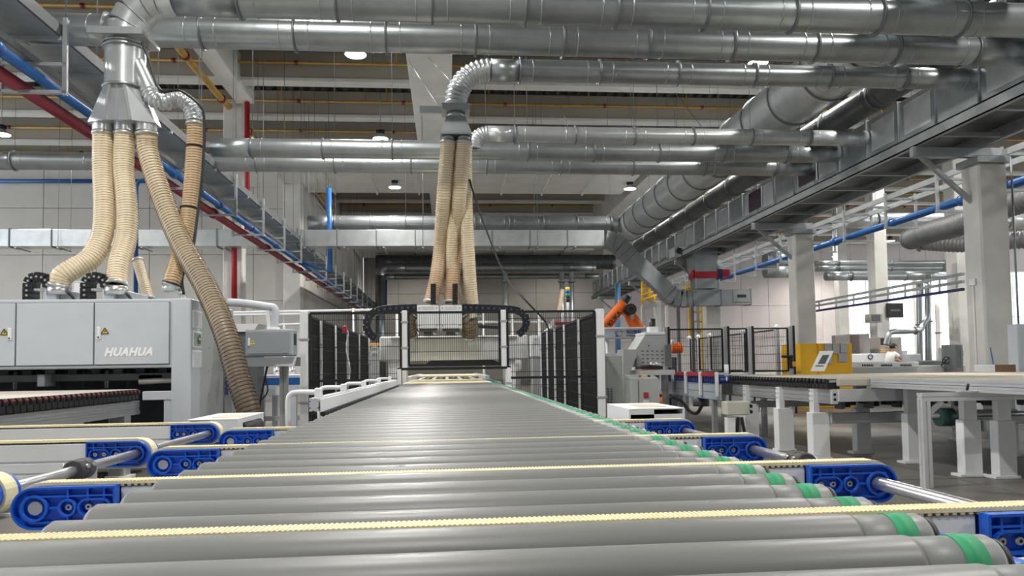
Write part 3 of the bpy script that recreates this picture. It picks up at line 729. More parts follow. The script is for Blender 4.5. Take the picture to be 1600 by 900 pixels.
# thin slack wires and the dark cable beside the hoses
for i, (u0, v0, u1, v1, yy, lb) in enumerate(((632, 84, 686, 168, y3, 'thin wire slanting down to the central gate, leftmost'), (664, 84, 705, 128, y3, 'thin wire slanting down to the ribbed bend'),
                                      (868, 135, 889, 203, y4, 'thin wire under the third duct right of centre'), (1050, 138, 1100, 203, y4, 'thin wire under the third duct, farther right'))):
    tag(MB().cyl(at(u0, v0, z=13.08), at(u1, v1, y=yy), .010, 6).build('suspension_wire', FLANGE), lb, 'wire', 'suspension wires')
tag(MB().tube(spline([at(734, 280, y=y3), at(741, 305, y=y3), at(760, 360, y=y3 - .3), at(790, 432, y=y3 - .8), at(820, 468, y=y3 - 1.3), at(850, 500, y=11.4), at(858, 516, y=11.3)], 8), .015, 8).build('supply_cable', BLACK), 'black cable swinging from the central funnel to the right fence', 'cable')

# ================================================================== main roller conveyor
PITCH, RR, ZR = .155, .0455, .95
BELTS = [1.2445, 1.8645, 2.6395, 3.4145]
cv = thing('roller_conveyor', 'long grey roller conveyor with green bands running from the camera to the fenced machine', 'conveyor', (0, 6, 0))
sleeve = MB().tube([(x, 0, 0) for x in (-.684, -.682, -.677, -.668, .648, .655)], [.026, .033, .039, RR, RR, RR - .0015], 44).mesh('roller', ROLLER)
rend = MB().tube([(.655, 0, 0), (.768, 0, 0), (.776, 0, 0)], [RR - .003, RR - .003, RR - .008], 44).mesh('roller_end', ROLLER_E)
band = MB().ring((.7295, 0, 0), XV, RR - .0012, RR - .006, .036, 44).mesh('drive_band', GREEN)
ecap = MB().tube([(.774, 0, 0), (.786, 0, 0), (.79, 0, 0)], [.036, .036, .028], 28).mesh('end_cap', BLACK)
axle = MB().cyl((-.72, 0, 0), (-.68, 0, 0), .008, 8).cyl((.788, 0, 0), (.83, 0, 0), .008, 8).mesh('axle', CHROME)
clipm = MB().box(-.716, -.694, -.028, .028, -.03, .008, .004).mesh('bearing_clip', BLUE)
clipr = MB().box(.80, .822, -.028, .028, -.03, .008, .004).mesh('bearing_clip', BLUE)
y = 1.012 - 4 * PITCH
while y < 11.95:
    c_ = (0, y, ZR - RR)
    r_ = share(sleeve, 'roller', cv, c_, (random.uniform(0, 6), 0, 0))
    share(rend, 'roller_end', r_, c_); share(band, 'drive_band', r_, c_); share(ecap, 'end_cap', r_, c_); share(axle, 'axle', r_, c_)
    share(clipm, 'bearing_clip', cv, c_); share(clipr, 'bearing_clip', cv, c_)
    y += PITCH
def tslot(a, b=None):
    """outline of a slotted aluminium extrusion, a wide and b high, in 2D"""
    b = b or a; s_, d = .09 * min(a, b), .16 * min(a, b); P = []
    nx, ny = max(1, round(a / min(a, b))), max(1, round(b / min(a, b)))
    def side(x0, y0, x1, y1, n, ix, iy):
        L = [(x0, y0)]
        for k in range(n):
            t_ = (k + .5) / n; mx, my = x0 + (x1 - x0) * t_, y0 + (y1 - y0) * t_; ux, uy = (x1 - x0), (y1 - y0); l = math.hypot(ux, uy); ux, uy = ux / l, uy / l
            L += [(mx - ux * s_, my - uy * s_), (mx - ux * s_ + ix * d, my - uy * s_ + iy * d), (mx + ux * s_ + ix * d, my + uy * s_ + iy * d), (mx + ux * s_, my + uy * s_)]
        return L
    P += side(-a / 2, -b / 2, a / 2, -b / 2, nx, 0, 1); P += side(a / 2, -b / 2, a / 2, b / 2, ny, -1, 0)
    P += side(a / 2, b / 2, -a / 2, b / 2, nx, 0, -1); P += side(-a / 2, b / 2, -a / 2, -b / 2, ny, 1, 0)
    return P
def extr_y(mb, x, z, a, b, y0, y1): return mb.prism([(x + p, y0, z + q) for p, q in tslot(a, b)], (0, y1 - y0, 0))
def extr_x(mb, y, z, a, b, x0, x1): return mb.prism([(x0, y + p, z + q) for p, q in tslot(a, b)], (x1 - x0, 0, 0))
def extr_z(mb, x, y, a, b, z0, z1): return mb.prism([(x + p, y + q, z0) for p, q in tslot(a, b)], (0, 0, z1 - z0))
for x in (-.735, .85): extr_y(MB(), x, .745, .05, .15, .3, 12.0).build('side_rail', ALU, cv)
for yy in (.7, 3.4, 6.0, 8.6, 11.2):
    for x in (-.745, .845):
        extr_z(MB(), x, yy, .08, .08, .02, .67).build('leg', ALU, cv); MB().cyl((x, yy, 0), (x, yy, .02), .05, 14).build('foot', BLACK, cv)
    extr_x(MB(), yy, .35, .04, .08, -.70, .80).build('cross_member', ALU, cv)
# ------------------------------------------------------------------ belt transfers between the rollers
HS = 1.11                      # head size
ZP, RB = .886, .0555            # pulley centre height, belt outer radius
def head_mesh(sx, Lh=.165):
    mb = MB(); rr = .0435
    out = [(math.cos(a) * rr * -1, math.sin(a) * rr) for a in [PI / 2 * k / 7 for k in range(7, -8, -1)]]     # rounded end, top to bottom
    out = [(Lh, rr)] + out + [(Lh, -rr)]
    P3 = lambda q, y_: Vector((sx * q[0], y_, q[1]))
    mb.prism([P3(q, -.030) for q in out], (0, .006, 0))
    ring = out + [out[0]]
    for a, b in zip(ring, ring[1:]): mb.bar(P3((a[0] * .985, a[1] * .96), -.037), P3((b[0] * .985, b[1] * .96), -.037), .0045, .016, upv=(0, 1, 0))
    def rib(x0, z0, x1, z1): mb.bar(P3((x0, z0), -.035), P3((x1, z1), -.035), .0038, .012, upv=(0, 1, 0))
    rib(-.02, .024, Lh, .024); rib(.03, 0, .050, 0); rib(-.01, -.030, Lh, -.030); rib(.084, 0, .091, 0)
    for x in (.067, .107, .140): rib(x, .012 if x > .1 else .016, x, .043)
    rib(.107, -.016, .107, -.042); rib(.067, -.016, .067, -.042)
    mb.ring((0, -.036, 0), YV, .028, .023, .016, 22); mb.ring((sx * .067, -.037, 0), YV, .0185, .0145, .016, 18)
    for (x0, x1) in ((.107, .137),):
        arcs = [(x0 + .017 * math.cos(a), .017 * math.sin(a)) for a in [PI / 2 + PI * k / 8 for k in range(9)]] + [(x1 + .017 * math.cos(a), .017 * math.sin(a)) for a in [-PI / 2 + PI * k / 8 for k in range(9)]]
        for a, b in zip(arcs, arcs[1:] + arcs[:1]): mb.bar(P3(a, -.037), P3(b, -.037), .004, .016, upv=(0, 1, 0))
    mb.v = [v * HS for v in mb.v]
    return mb.mesh('head_plate', BLUE)
HEAD = {1: head_mesh(1), -1: head_mesh(-1)}
bolt_m = MB().tube([(0, -.030, 0), (0, -.040, 0), (0, -.041, 0)], [.0085, .0085, .0065], 12).ring((0, -.0415, 0), YV, .0065, .0035, .001, 10).mesh('bolt', BOLT)
bolt_k = MB().cyl((0, -.0405, 0), (0, -.0413, 0), .0036, 6).mesh('bolt_socket', BLACK)
pin_m = MB().tube([(0, -.028, 0), (0, -.040, 0), (0, -.042, 0)], [.0175, .0175, .0155], 20).mesh('axle_pin', CHROME)
def belt_mesh(xl, xr, wdt, teeth):
    mb = MB(); n = 12
    pth = [(xr + RB * math.sin(a), RB * math.cos(a)) for a in [PI * k / n for k in range(n + 1)]] + [(xl - RB * math.sin(a), -RB * math.cos(a)) for a in [PI * k / n for k in range(n + 1)]]
    th = .007; m = len(pth); inn = []
    for (x, z) in pth:
        cx = xr if x > (xl + xr) / 2 else xl; v = Vector((x - cx, z)); v = v.normalized() * (RB - th); inn.append((cx + v.x, v.y))
    b = len(mb.v)
    for (x, z), (xi, zi) in zip(pth, inn): mb.v += [Vector((x, -wdt, z)), Vector((x, wdt, z)), Vector((xi, wdt, zi)), Vector((xi, -wdt, zi))]
    for i in range(m):
        j = (i + 1) % m
        for k in range(4):
            k2 = (k + 1) % 4; mb.f.append([b + i * 4 + k, b + i * 4 + k2, b + j * 4 + k2, b + j * 4 + k]); mb.sm.append(False)
    return mb
def strand(label, y, xl, xr, left=True, right=True, wdt=.022, beam=0, ridge=.0085, group=None):
    t = thing('belt_transfer', label, 'conveyor belt', ((xl + xr) / 2, y, ZP - .05), group)
    bo = belt_mesh(xl, xr, wdt, True); bo.v = [v + Vector((0, y, ZP)) for v in bo.v]; bo = bo.build('belt', CREAM, t)
    rg = MB(); x = xl
    while x < xr:
        rg.box(x, x + ridge * .55, y - wdt, y + wdt, ZP + RB - .001, ZP + RB + .0013); x += ridge
    rg.build('belt_ridge', CREAM, bo, 'stuff')
    th = MB(); x = xl + .03
    while x < xr - .03:
        th.box(x, x + ridge * .9, y - wdt * .98, y + wdt * .98, ZP + RB - .0115, ZP + RB - .007); x += ridge * 1.8
    th.build('belt_tooth', BLACK if beam else CREAM_D, bo, 'stuff')
    x0, x1 = xl + (.182 if left else 0), xr - (.182 if right else 0)
    if beam == 0: MB().box(x0, x1, y - .018, y + .018, ZP - .045, ZP + .042, .002).build('belt_beam', WHITE, t)
    else:
        ap = MB()
        pr = [(a_, ZP + (b_ - .915) * HS) for a_, b_ in ((-.045, .952), (-.045, .898), (-.036, .895), (-.036, .890), (-.047, .887), (-.047, .858), (-.038, .855), (-.038, .851), (-.047, .848), (-.047, .812), (.045, .812), (.045, .952))]
        ap.prism([(x0, y + a, b) for a, b in pr], (x1 - x0, 0, 0)).build('belt_beam', WHITE, t)
        MB().box(x0, x1, y - .060, y - .038, .725, .765, .002).build('cable_channel', ALU_G, t)
        tm = MB(); x = x0
        while x < x1: tm.box(x, x + .012, y - .064, y - .050, .745, .768); x += .024
        tm.build('rack_tooth', BLACK, t, 'stuff')
    for side, on in ((1, left), (-1, right)):
        if not on: continue
        xc = xl if side == 1 else xr
        h = share(HEAD[side], 'head_plate', t, (xc, y, ZP))
        hb = share(HEAD[-side], 'head_plate', t, (xc, y, ZP), (0, 0, PI))
        for bx_ in (.067 * HS, .107 * HS, .137 * HS):
            b_ = share(bolt_m, 'bolt', h, (xc + side * bx_, y, ZP))
            share(bolt_k, 'bolt_socket', h, (xc + side * bx_, y, ZP))
        MB().cyl((xc, y - wdt, ZP), (xc, y + wdt, ZP), RB - .009, 24).build('pulley', RUBBER, t)
        if side == 1: share(pin_m, 'axle_pin', h, (xc, y, ZP))
    return t
for i, b in enumerate(BELTS):
    strand('yellow belt crossing between the grey rollers, %s from the camera' % ORD[i], b, -.963, 1.099, wdt=.022, group='belts between the rollers')
for i, b in enumerate((1.11, 2.06, 3.01, 3.87)):
    strand('cream belt on a white aluminium beam left of the rollers, %s from the camera' % ORD[i], b, -6.5, -1.20, left=False, wdt=.027, beam=1, group='belts left of the rollers')
def shaft(label, x, y0, y1, coup):
    t = thing('drive_shaft', label, 'shaft', (x, (y0 + y1) / 2, ZP - .02)); MB().cyl((x, y0, ZP), (x, y1, ZP), .0165, 24).build('rod', CHROME, t)
    for c_ in coup:
        cp = MB().tube([(x, c_ - .045, ZP), (x, c_ - .042, ZP), (x, c_ + .042, ZP), (x, c_ + .045, ZP)], [.030, .034, .034, .030], 28).build('coupling', RUBBER, t)
        MB().ring((x, c_, ZP), YV, .0345, .03, .004, 28).build('coupling_slit', BLACK, cp)
        for dy in (-.022, .022):
            MB().cyl((x + .028, c_ + dy, ZP + .012), (x + .040, c_ + dy, ZP + .014), .007, 10).build('clamp_screw', BOLT, cp)
            MB().cyl((x - .030, c_ + dy, ZP + .014), (x - .038, c_ + dy, ZP + .016), .007, 10).build('clamp_screw', BOLT, cp)
shaft('polished drive shaft joining the cream belt heads on the left', -1.20, .6, 4.0, (2.53,))
shaft('polished drive shaft joining the blue belt heads on the right', 1.099, .6, 3.8, (2.24,))
# blue slide strips under the left belts
for i, (ya, yb_) in enumerate(((1.11, 1.86), (2.06, 2.63), (3.01, 3.40))):
    t = thing('side_cover', 'pale sheet cover with a blue edge below the left belt heads, %s from the camera' % ORD[i], 'cover', (-1.05, ya, .65), 'covers under the left belt heads')
    MB().box(-1.06, -.80, ya + .07, yb_ - .07, .65, .80, .004).build('cover_sheet', PALE, t)
    MB().box(-1.065, -1.04, ya + .07, yb_ - .07, .80, .815, .003).build('blue_edge', BLUE_P, t)
# gear motor covers
for x0, x1, y_, zt_, lb in ((-1.48, -1.20, 4.35, .925, 'white motor cover behind the left cream belts'), (1.04, 1.37, 4.2, .945, 'white motor cover behind the right blue belt heads')):
    t = thing('motor_cover', lb, 'cover', ((x0 + x1) / 2, y_ + .2, 0)); xm = x0 + (x1 - x0) * .45; sl_ = x0 < 0
    MB().box(x0, x1, y_, y_ + .6, zt_ - .008, zt_, .002).box(x0, x0 + .01, y_, y_ + .6, zt_ - .14, zt_ - .008).box(x1 - .01, x1, y_, y_ + .6, zt_ - .14, zt_ - .008).box(x0, x1, y_ + .59, y_ + .6, zt_ - .14, zt_ - .008).box(xm if sl_ else x0 + .01, x1 - .01 if sl_ else xm, y_, y_ + .01, zt_ - .14, zt_ - .008).box(x0 + .01, x1 - .01, y_, y_ + .01, zt_ - .14, zt_ - (.10 if sl_ else .035)).build('sheet_cover', WHITE, t)
    MB().cyl((x0 + .25, y_ + .1, zt_ - .075), (x0 + .25, y_ + .5, zt_ - .075), .055, 16).build('motor', BLACK, t)
    MB().box(x0 + .10, x0 + .26, y_ + .12, y_ + .4, zt_, zt_ + .002).build('printed_label', mat('tan_label', (.62, .50, .38), .6), t)
    MB().box(x0 + .02, x1 - .02, y_ + .02, y_ + .57, zt_ - .15, zt_ - .14).box(x0 + .1, x0 + .2, y_ + .2, y_ + .3, 0, zt_ - .15).build('pedestal', ALU_G, t)
# guide rail along the left edge
t = thing('guide_rail', 'slotted aluminium guide rail with bent white tubes along the left roller ends', 'rail', (-.76, 7.5, .6))
extr_y(MB(), -.76, 1.0, .045, .075, 4.25, 10.7).build('rail_profile', ALU, t)
MB().box(-.732, -.722, 4.3, 10.7, .955, 1.03, .002).build('wear_strip', WHITE, t)
bent = lambda yy: spline([(-.93, yy, .70), (-.94, yy, .90), (-.94, yy, 1.02), (-.925, yy, 1.055), (-.89, yy, 1.065), (-.80, yy, 1.065), (-.75, yy, 1.062)], 6)
for yy in (4.45, 5.5, 6.8, 8.3, 9.8):
    MB().tube(bent(yy), .016, 12).build('bent_tube', WHITE, t); MB().box(-.785, -.745, yy - .03, yy + .03, 1.035, 1.09, .006).build('tube_clamp', WHITE, t)
ch = MB(); y = 4.3
while y < 10.6: ch.box(-.73, -.70, y, y + .03, .935, .955); y += .06
ch.build('toothed_strip', BLACK, t, 'stuff')
# cream belt table beyond the rollers
t = thing('belt_conveyor', 'cream belt table under the fence opening beyond the grey rollers', 'conveyor', (0, 13.5, 0))
MB().box(-.74, .70, 12.05, 15.3, .925, .955, .008).build('belt_top', CREAM, t)
for x in (.70, .78): MB().box(x, x + .025, 12.05, 15.3, .93, .957, .003).build('teal_edge', TEAL, t)
for x in (-.80, .84): MB().box(x - .03, x + .03, 12.05, 15.3, .78, .95, .004).build('side_plate', ALU_G, t)
for x in (-.78, .80):
    for yy in (12.3, 15.0): MB().box(x - .04, x + .04, yy - .04, yy + .04, 0, .78, .004).build('leg', WHITE, t)
t = thing('belt_conveyor', 'row of dark steel bars and cream belts under the gantry', 'conveyor', (0, 17, 0))
for k in range(9): MB().box(-.62 + k * .14, -.55 + k * .14, 15.5, 18.5, .93, .965, .004).build('narrow_belt', RUBBER if k % 2 else ALU, t)
MB().box(-.8, .8, 15.5, 15.7, .80, .93, .006).build('front_beam', BLACKM, t); MB().box(-.75, .75, 18.6, 22, .96, 1.0, .006).build('belt_top', CREAM, t)
for x in (-.8, .8):
    for yy in (15.8, 21.5): MB().box(x - .05, x + .05, yy - .05, yy + .05, 0, .93, .004).build('leg', WHITE, t)
MB().box(-.86, -.76, 15.4, 22, .86, 1.02, .004).box(.76, .86, 15.4, 22, .86, 1.02, .004).build('side_plate', ALU, t, 'stuff')

# ================================================================== conveyors of narrow belts to either side
def comb(label, x, y0, y1, side, x2, ztop, pitch, group='conveyors of many narrow belts', tip=None):
    """narrow cream belts running along x whose black pulley ends line up along y; side -1: ends face -x"""
    t = thing('multi_belt_conveyor', label, 'conveyor', ((x + x2) / 2, (y0 + y1) / 2, 0), group)
    s = side
    endm = MB().box(s * .012, -s * .16, -pitch * .38, pitch * .38, -.128, -.014, .010).cyl((0, -pitch * .30, -.036), (0, pitch * .30, -.036), .034, 14).mesh('belt_end', BLACK)
    L = abs(x2 - x)
    bm = MB().box(0, -s * L, -pitch * .34, pitch * .34, -.012, 0, .003).mesh('narrow_belt', mat('beige_belt', (.56, .52, .42), .55, 0., .08, 8) if tip is None else tip)
    rimm = MB().box(s * .022, s * .036, -pitch * .2, pitch * .2, -.030, -.016, .003).mesh('pulley_rim', RED) if tip is not None else MB().box(s * .010, s * .016, -pitch * .12, pitch * .12, -.10, -.03, .002).mesh('pulley_rim', RUBBER)
    y = y0 + pitch / 2
    while y < y1:
        e = share(endm, 'belt_end', t, (x, y, ztop)); share(bm, 'narrow_belt', t, (x, y, ztop)); share(rimm, 'pulley_rim', e, (x, y, ztop)); y += pitch
    MB().box(x - s * .02, x2, y0, y1, ztop - .05, ztop - .02).build('bed_plate', ALU_G, t)
    return t
t = comb('conveyor of cream belts with black pulley ends on white telescopic legs', 4.5, 8.42, 11.45, -1, 8.6, 1.0, .098)
for k, z in enumerate((.835, .78, .725)): extr_y(MB(), 4.56, z, .06, .055, 8.42, 11.45).build('side_profile', ALU_G, t)
MB().box(4.60, 8.6, 8.36, 8.42, .905, .995, .01).build('front_board', mat('beige_front_board', (.50, .47, .40), .5, 0., .06, 5), t)
MB().box(4.60, 8.6, 8.37, 8.42, .72, .872, .006).build('front_profile', ALU, t)
MB().box(4.52, 4.60, 8.38, 8.42, .695, .865, .004).build('end_plate', ALU, t)
for z in (.75, .81): MB().cyl((4.56, 8.375, z), (4.56, 8.39, z), .018, 6).build('profile_hole', BLACK, t)
for yy in (10.85, 9.72, 8.78):
    l = MB().box(4.47, 4.55, yy - .055, yy + .055, .50, .865, .006).build('leg_post', WHITE, t)
    for z in (.72, .78, .84):
        for dy in (-.03, .03): MB().cyl((4.465, yy + dy, z), (4.47, yy + dy, z), .008, 8).build('screw', GREY_D, l)
    MB().box(4.44, 4.66, yy - .075, yy + .075, .03, .58, .008).build('leg_box', WHITE, t)
    MB().box(4.42, 4.68, yy - .09, yy + .09, 0, .03, .004).build('foot_plate', WHITE, t)
for (lx, ly) in ((5.38, 9.25), (5.42, 8.24), (5.36, 7.22), (5.60, 7.05), (6.9, 8.6), (7.6, 10.4)):
    MB().box(lx - .10, lx + .10, ly - .06, ly + .06, .03, .58, .008).build('leg_box', WHITE, t); MB().box(lx - .07, lx + .07, ly - .04, ly + .04, .58, .90).build('leg_post', ALU, t)
    MB().box(lx - .16, lx + .12, ly - .08, ly + .08, 0, .03, .004).build('foot_plate', WHITE, t)
MB().box(4.66, 6.8, 8.66, 8.76, .44, .57, .006).build('base_rail', ALU_G, t); MB().box(5.7, 8.4, 7.9, 8.0, .46, .58, .006).build('base_rail', ALU_G, t); MB().box(4.6, 8.4, 11.2, 11.3, .50, .60, .006).build('base_rail', ALU_G, t)
MB().box(5.48, 5.60, 7.1, 8.7, .46, .58, .006).build('base_rail', ALU_G, t)
for k in range(26):
    x = 4.75 + k * .1 ; MB().box(x, x + .06, 8.6 + (k % 3) * .05, 8.75 + (k % 3) * .05, .62 + .02 * (k % 4), .75, .008).build('drive_block', BLACK if k % 4 else GREY_D, t)
MB().cyl((5.2, 7.6, .60), (6.9, 7.6, .60), .03, 12).build('drive_rod', CHROME, t)
MB().cyl((5.30, 7.6, .58), (5.45, 7.6, .58), .10, 18).build('gear_motor', mat('dark_green_motor', (.03, .09, .08), .45), t)
t = thing('outfeed_table', 'bright aluminium edged outfeed table nearest the camera on the right', 'table', (6.5, 7.2, 0))
for z, w_ in ((.975, .05), (.915, .05)): extr_y(MB(), 5.03, z, .09, .055, 5.2, 8.34).build('edge_profile', ALU, t)
MB().box(5.09, 8.8, 5.2, 8.34, .965, .99, .004).build('table_top', mat('grey_cream_top', (.55, .53, .47), .5, 0., .1, 3), t)
for k in range(22): MB().box(5.12 + .16 * k, 5.20 + .16 * k, 5.25, 8.3, .99, 1.0, .002).build('slider_strip', mat('beige_belt', (.56, .52, .42), .55) if k % 2 else ALU_G, t)
extr_x(MB(), 6.64, .85, .08, .08, 4.45, 8.8).build('cross_profile', ALU, t)
extr_z(MB(), 4.49, 6.64, .08, .08, 0, .81).build('leg', ALU, t); extr_z(MB(), 8.2, 6.64, .08, .08, 0, .81).build('leg', ALU, t)
MB().bar((4.53, 6.62, .70), (4.66, 6.62, .81), .02, .05).build('corner_gusset', ALU_G, t)
pl = MB().box(4.80, 5.0, 6.55, 6.62, .895, .91, .004).build('lever_plate', ALU, t); MB().cyl((4.88, 6.57, .91), (4.88, 6.55, .97), .012, 8).build('lever', BLACK, pl)
# left-hand twin in front of the cabinet machine
t = comb('conveyor of narrow belts with red-rimmed black pulleys in front of the big cabinet machine', -3.62, 3.6, 9.0, 1, -7.6, 1.0, .10, tip=mat('pale_belt', (.58, .54, .47), .55))
for z in (.83, .77): extr_y(MB(), -3.70, z, .07, .058, 3.6, 9.15).build('side_profile', ALU_G, t)
MB().box(-3.78, -3.66, 3.6, 9.15, .70, .74).build('lower_profile', ALU_G, t)
for yy in (4.4, 5.6, 6.7, 7.7, 8.8):
    MB().box(-3.83, -3.65, yy - .08, yy + .08, .03, .70, .006).build('leg_box', ALU_G if int(yy * 10) % 3 else WHITE, t); MB().box(-3.86, -3.6, yy - .1, yy + .1, 0, .03, .004).build('foot_plate', WHITE, t)
for k in range(34):
    y = 4.0 + k * .14; MB().cyl((-4.0, y, .70), (-4.1, y, .45), .035, 10).build('drive_cylinder', mat('dark_green_cylinder', (.02, .10, .08), .4), t)
    if k % 2: MB().cyl((-3.96, y, .56), (-3.90, y, .56), .02, 8).build('air_fitting', CHROME, t)
MB().box(-7.6, -4.1, 3.6, 9.0, .40, .44).build('base_shelf', GREY_D, t)
# blue roller line further on
t = thing('roller_line', 'grey sided conveyor with dark blue rollers and red bars beside the fence', 'conveyor', (4.6, 13.7, 0))
X0 = 4.34
MB().box(X0, X0 + .03, 11.5, 16.2, .60, .86, .004).build('side_plate', mat('pale_grey_plate', (.55, .57, .58), .4, .2), t)
for z in (.853, .735, .612): MB().box(X0 - .004, X0, 11.5, 16.2, z - .008, z + .004).build('blue_line', mat('light_blue_line', (.10, .32, .62), .5), t)
rm = MB().tube([(0, 0, 0), (.006, 0, 0), (.9, 0, 0)], [.040, .05, .05], 16).mesh('blue_roller', mat('dark_blue_roller', (.006, .03, .20), .35))
for k in range(42): share(rm, 'blue_roller', t, (X0 + .02, 11.6 + k * .108, .925))
for k in range(6): MB().box(X0 - .03, X0 + .02, 11.62 + k * .78, 12.28 + k * .78, .985, 1.05, .006).build('red_bar', RED, t)
for k in range(7):
    yy = 11.55 + k * .78; MB().box(X0 - .05, X0 - .01, yy - .035, yy + .035, .66, 1.06, .005).build('bracket_post', WHITE, t)
for yy in (11.9, 13.7, 15.9):
    for x in (X0 + .05, X0 + .9): MB().box(x - .04, x + .04, yy - .04, yy + .04, 0, .60, .004).build('leg', ALU_G, t)
MB().tube(spline([(X0 - .03, 15.9, .85), (X0 - .05, 15.5, .60), (X0 - .05, 14.3, .56), (X0 - .05, 13.4, .52), (X0 - .05, 12.9, .36), (X0 - .05, 12.5, .34), (X0 - .05, 12.2, .5)], 6), .03, 10).build('cable_loop', BLACK, t)
MB().cyl((X0 + .1, 12.7, .45), (X0 + .1, 12.7, .62), .14, 16).build('drive_motor', GREY_D, t)
MB().cyl((X0 - .02, 11.15, 1.0), (X0 - .02, 11.15, 1.18), .035, 18).build('air_filter', WHITE, t); MB().cyl((X0 - .02, 11.15, .92), (X0 - .02, 11.15, 1.0), .012, 10).build('filter_stem', WHITE, t)
MB().box(X0 + .93, X0 + .96, 11.5, 16.2, .60, 1.0, .004).build('side_plate', GREY, t)
p = at(1150, 645, y=10.3)
t = thing('junction_box', 'beige electrical junction box on a white stand under the narrow belt conveyor', 'box', (p.x, 10.3, 0))
MB().box(p.x - .17, p.x + .17, 10.2, 10.42, at(1150, 648, y=10.3).z, at(1150, 627, y=10.3).z, .012).build('box_body', mat('beige_box', (.58, .56, .48), .5), t)
MB().box(p.x - .15, p.x - .03, 10.25, 10.37, 0, .42, .006).build('stand', WHITE, t)
MB().tube(spline([(p.x + .03, 10.3, .42), (p.x + .0, 10.28, .2), (p.x + .02, 10.3, .0)], 5), .025, 8).build('cable', BLACK, t); MB().tube(spline([(p.x + .08, 10.3, .42), (p.x + .11, 10.28, .2), (p.x + .15, 10.3, .0)], 5), .025, 8).build('cable', BLACK, t)
for k in range(2): MB().cyl((p.x + .17, 10.3, .60 - .08 * k), (p.x + .24, 10.3, .57 - .08 * k), .025, 10).build('cable_gland', BLACK, t)

# ================================================================== big cabinet machine on the left
FY = 9.2
def fx_(u, v=520, y=FY): return at(u, v, y=y).x
def fz_(v, u=150, y=FY): return at(u, v, y=y).z
xc = fx_(298, 560); xi = fx_(270, 560); zt = fz_(467); zb = fz_(576)
M1 = thing('cabinet_machine', 'large pale grey cabinet machine with hinged doors and white lettering', 'machine', (-5.5, 10, 0))
MB().box(-8.6, xi, FY + .02, 10.9, zb, zt, .012).build('upper_cabinet', PALE, M1)
MB().box(xi - .02, xc, FY, FY + .35, 0, zt, .012).build('corner_column', PALE, M1)
MB().box(xc - .04, xc, FY + .35, 10.95, 0, zt - .004, .008).build('side_panel', GREY, M1)
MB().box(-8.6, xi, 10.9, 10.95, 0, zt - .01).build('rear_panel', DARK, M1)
sp = MB().box(xc - .01, xc + .012, 10.5, 10.52, .1, zt - .08).build('panel_joint', GREY_D, M1)
zd0, zd1 = fz_(570), fz_(473)
for k, (u0, u1) in enumerate(((-110, 24), (25, 146.5), (147.5, 265))):
    x0, x1 = fx_(u0), fx_(u1)
    d = MB().box(x0 + .006, x1 - .006, FY - .008, FY + .02, zd0, zd1, .006).build('door', PALE, M1)
    MB().box(x0, x1, FY + .016, FY + .021, zd0 - .008, zd1 + .008).build('door_gap', GREY_D, d)
    if k == 1: continue
    hx = fx_(155 if k == 2 else 16); hz = (fz_(511) + fz_(531)) / 2; hh_ = (fz_(511) - fz_(531)) / 2
    h = MB().box(hx - .022, hx + .022, FY - .022, FY - .006, hz - hh_, hz + hh_, .008).build('handle', WHITE, d)
    MB().cyl((hx, FY - .026, hz - hh_ * .62), (hx, FY - .020, hz - hh_ * .62), .012, 10).build('lock', GREY_D, d)
    wx = fx_(164.5 if k == 2 else 7.5); wz = fz_(522); s_ = .042
    MB().prism([(wx - s_, FY - .011, wz), (wx + s_, FY - .011, wz), (wx, FY - .011, wz + s_ * 1.75)], (0, .004, 0)).build('warning_triangle', mat('warning_yellow', (.80, .60, .02), .5), d)
    for a, b in (((-1, .06), (1, .06)), ((1, .06), (0, 1.7)), ((0, 1.7), (-1, .06))):
        MB().bar((wx + a[0] * s_, FY - .013, wz + a[1] * s_), (wx + b[0] * s_, FY - .013, wz + b[1] * s_), .009, .003, upv=(0, 1, 0)).build('warning_border', BLACK, d)
    MB().prism([(wx + q[0] * s_, FY - .014, wz + q[1] * s_) for q in ((.15, 1.2), (-.22, .72), (.0, .70), (-.15, .25), (.28, .85), (.06, .88))], (0, .003, 0)).build('warning_bolt', BLACK, d)
text('HUAHUA', .135, LOGO_W, 'lettering', M1, (fx_(163.5), FY - .010, fz_(551)), FRONT, shear=.3, bold=.006, sx=.93, space=1.08)
# side face: framed sheets and vertical lettering
def side(u, v): return at(u, v, x=xc + .002)
for (u0, v0, u1, v1, m) in ((301.5, 484, 315, 514, PAPER), (301.5, 517, 314.5, 544, GREY), (301, 547, 314.5, 574, PAPER)):
    a, b = side(u0, v0), side(u1, v1)
    f_ = MB().box(xc, xc + .008, a.y, b.y, b.z, a.z, .003).build('sheet_frame', WHITE, M1); MB().box(xc + .008, xc + .010, a.y + .02, b.y - .02, b.z + .02, a.z - .02).build('printed_sheet', m, f_)
a = side(307, 530); MB().cyl((xc + .008, a.y + .06, a.z), (xc + .02, a.y + .06, a.z), .06, 16).build('green_gauge', mat('green_dial', (.05, .16, .10), .5), M1); MB().cyl((xc + .02, a.y + .06, a.z), (xc + .03, a.y + .06, a.z), .018, 10).build('gauge_knob', mat('dial_yellow', (.7, .55, .05), .5), M1)
a = side(338, 512); text('HUAHUA', .20, LOGO_B, 'side_lettering', M1, (xc + .004, 10.62, a.z), (PI / 2, PI / 2, PI / 2), shear=.2, bold=.008)
for k in range(3): MB().box(xc, xc + .004, 10.56, 10.72, 1.14 - k * .14, 1.23 - k * .14).build('side_mark', LOGO_B, M1)
for k in range(5):
    for z in (.9, 1.2, 1.5, 1.8): 
        if k in (1, 4): MB().cyl((xc, 9.62 + k * .26, z), (xc + .004, 9.62 + k * .26, z), .010, 6).build('panel_screw', GREY_D, M1)
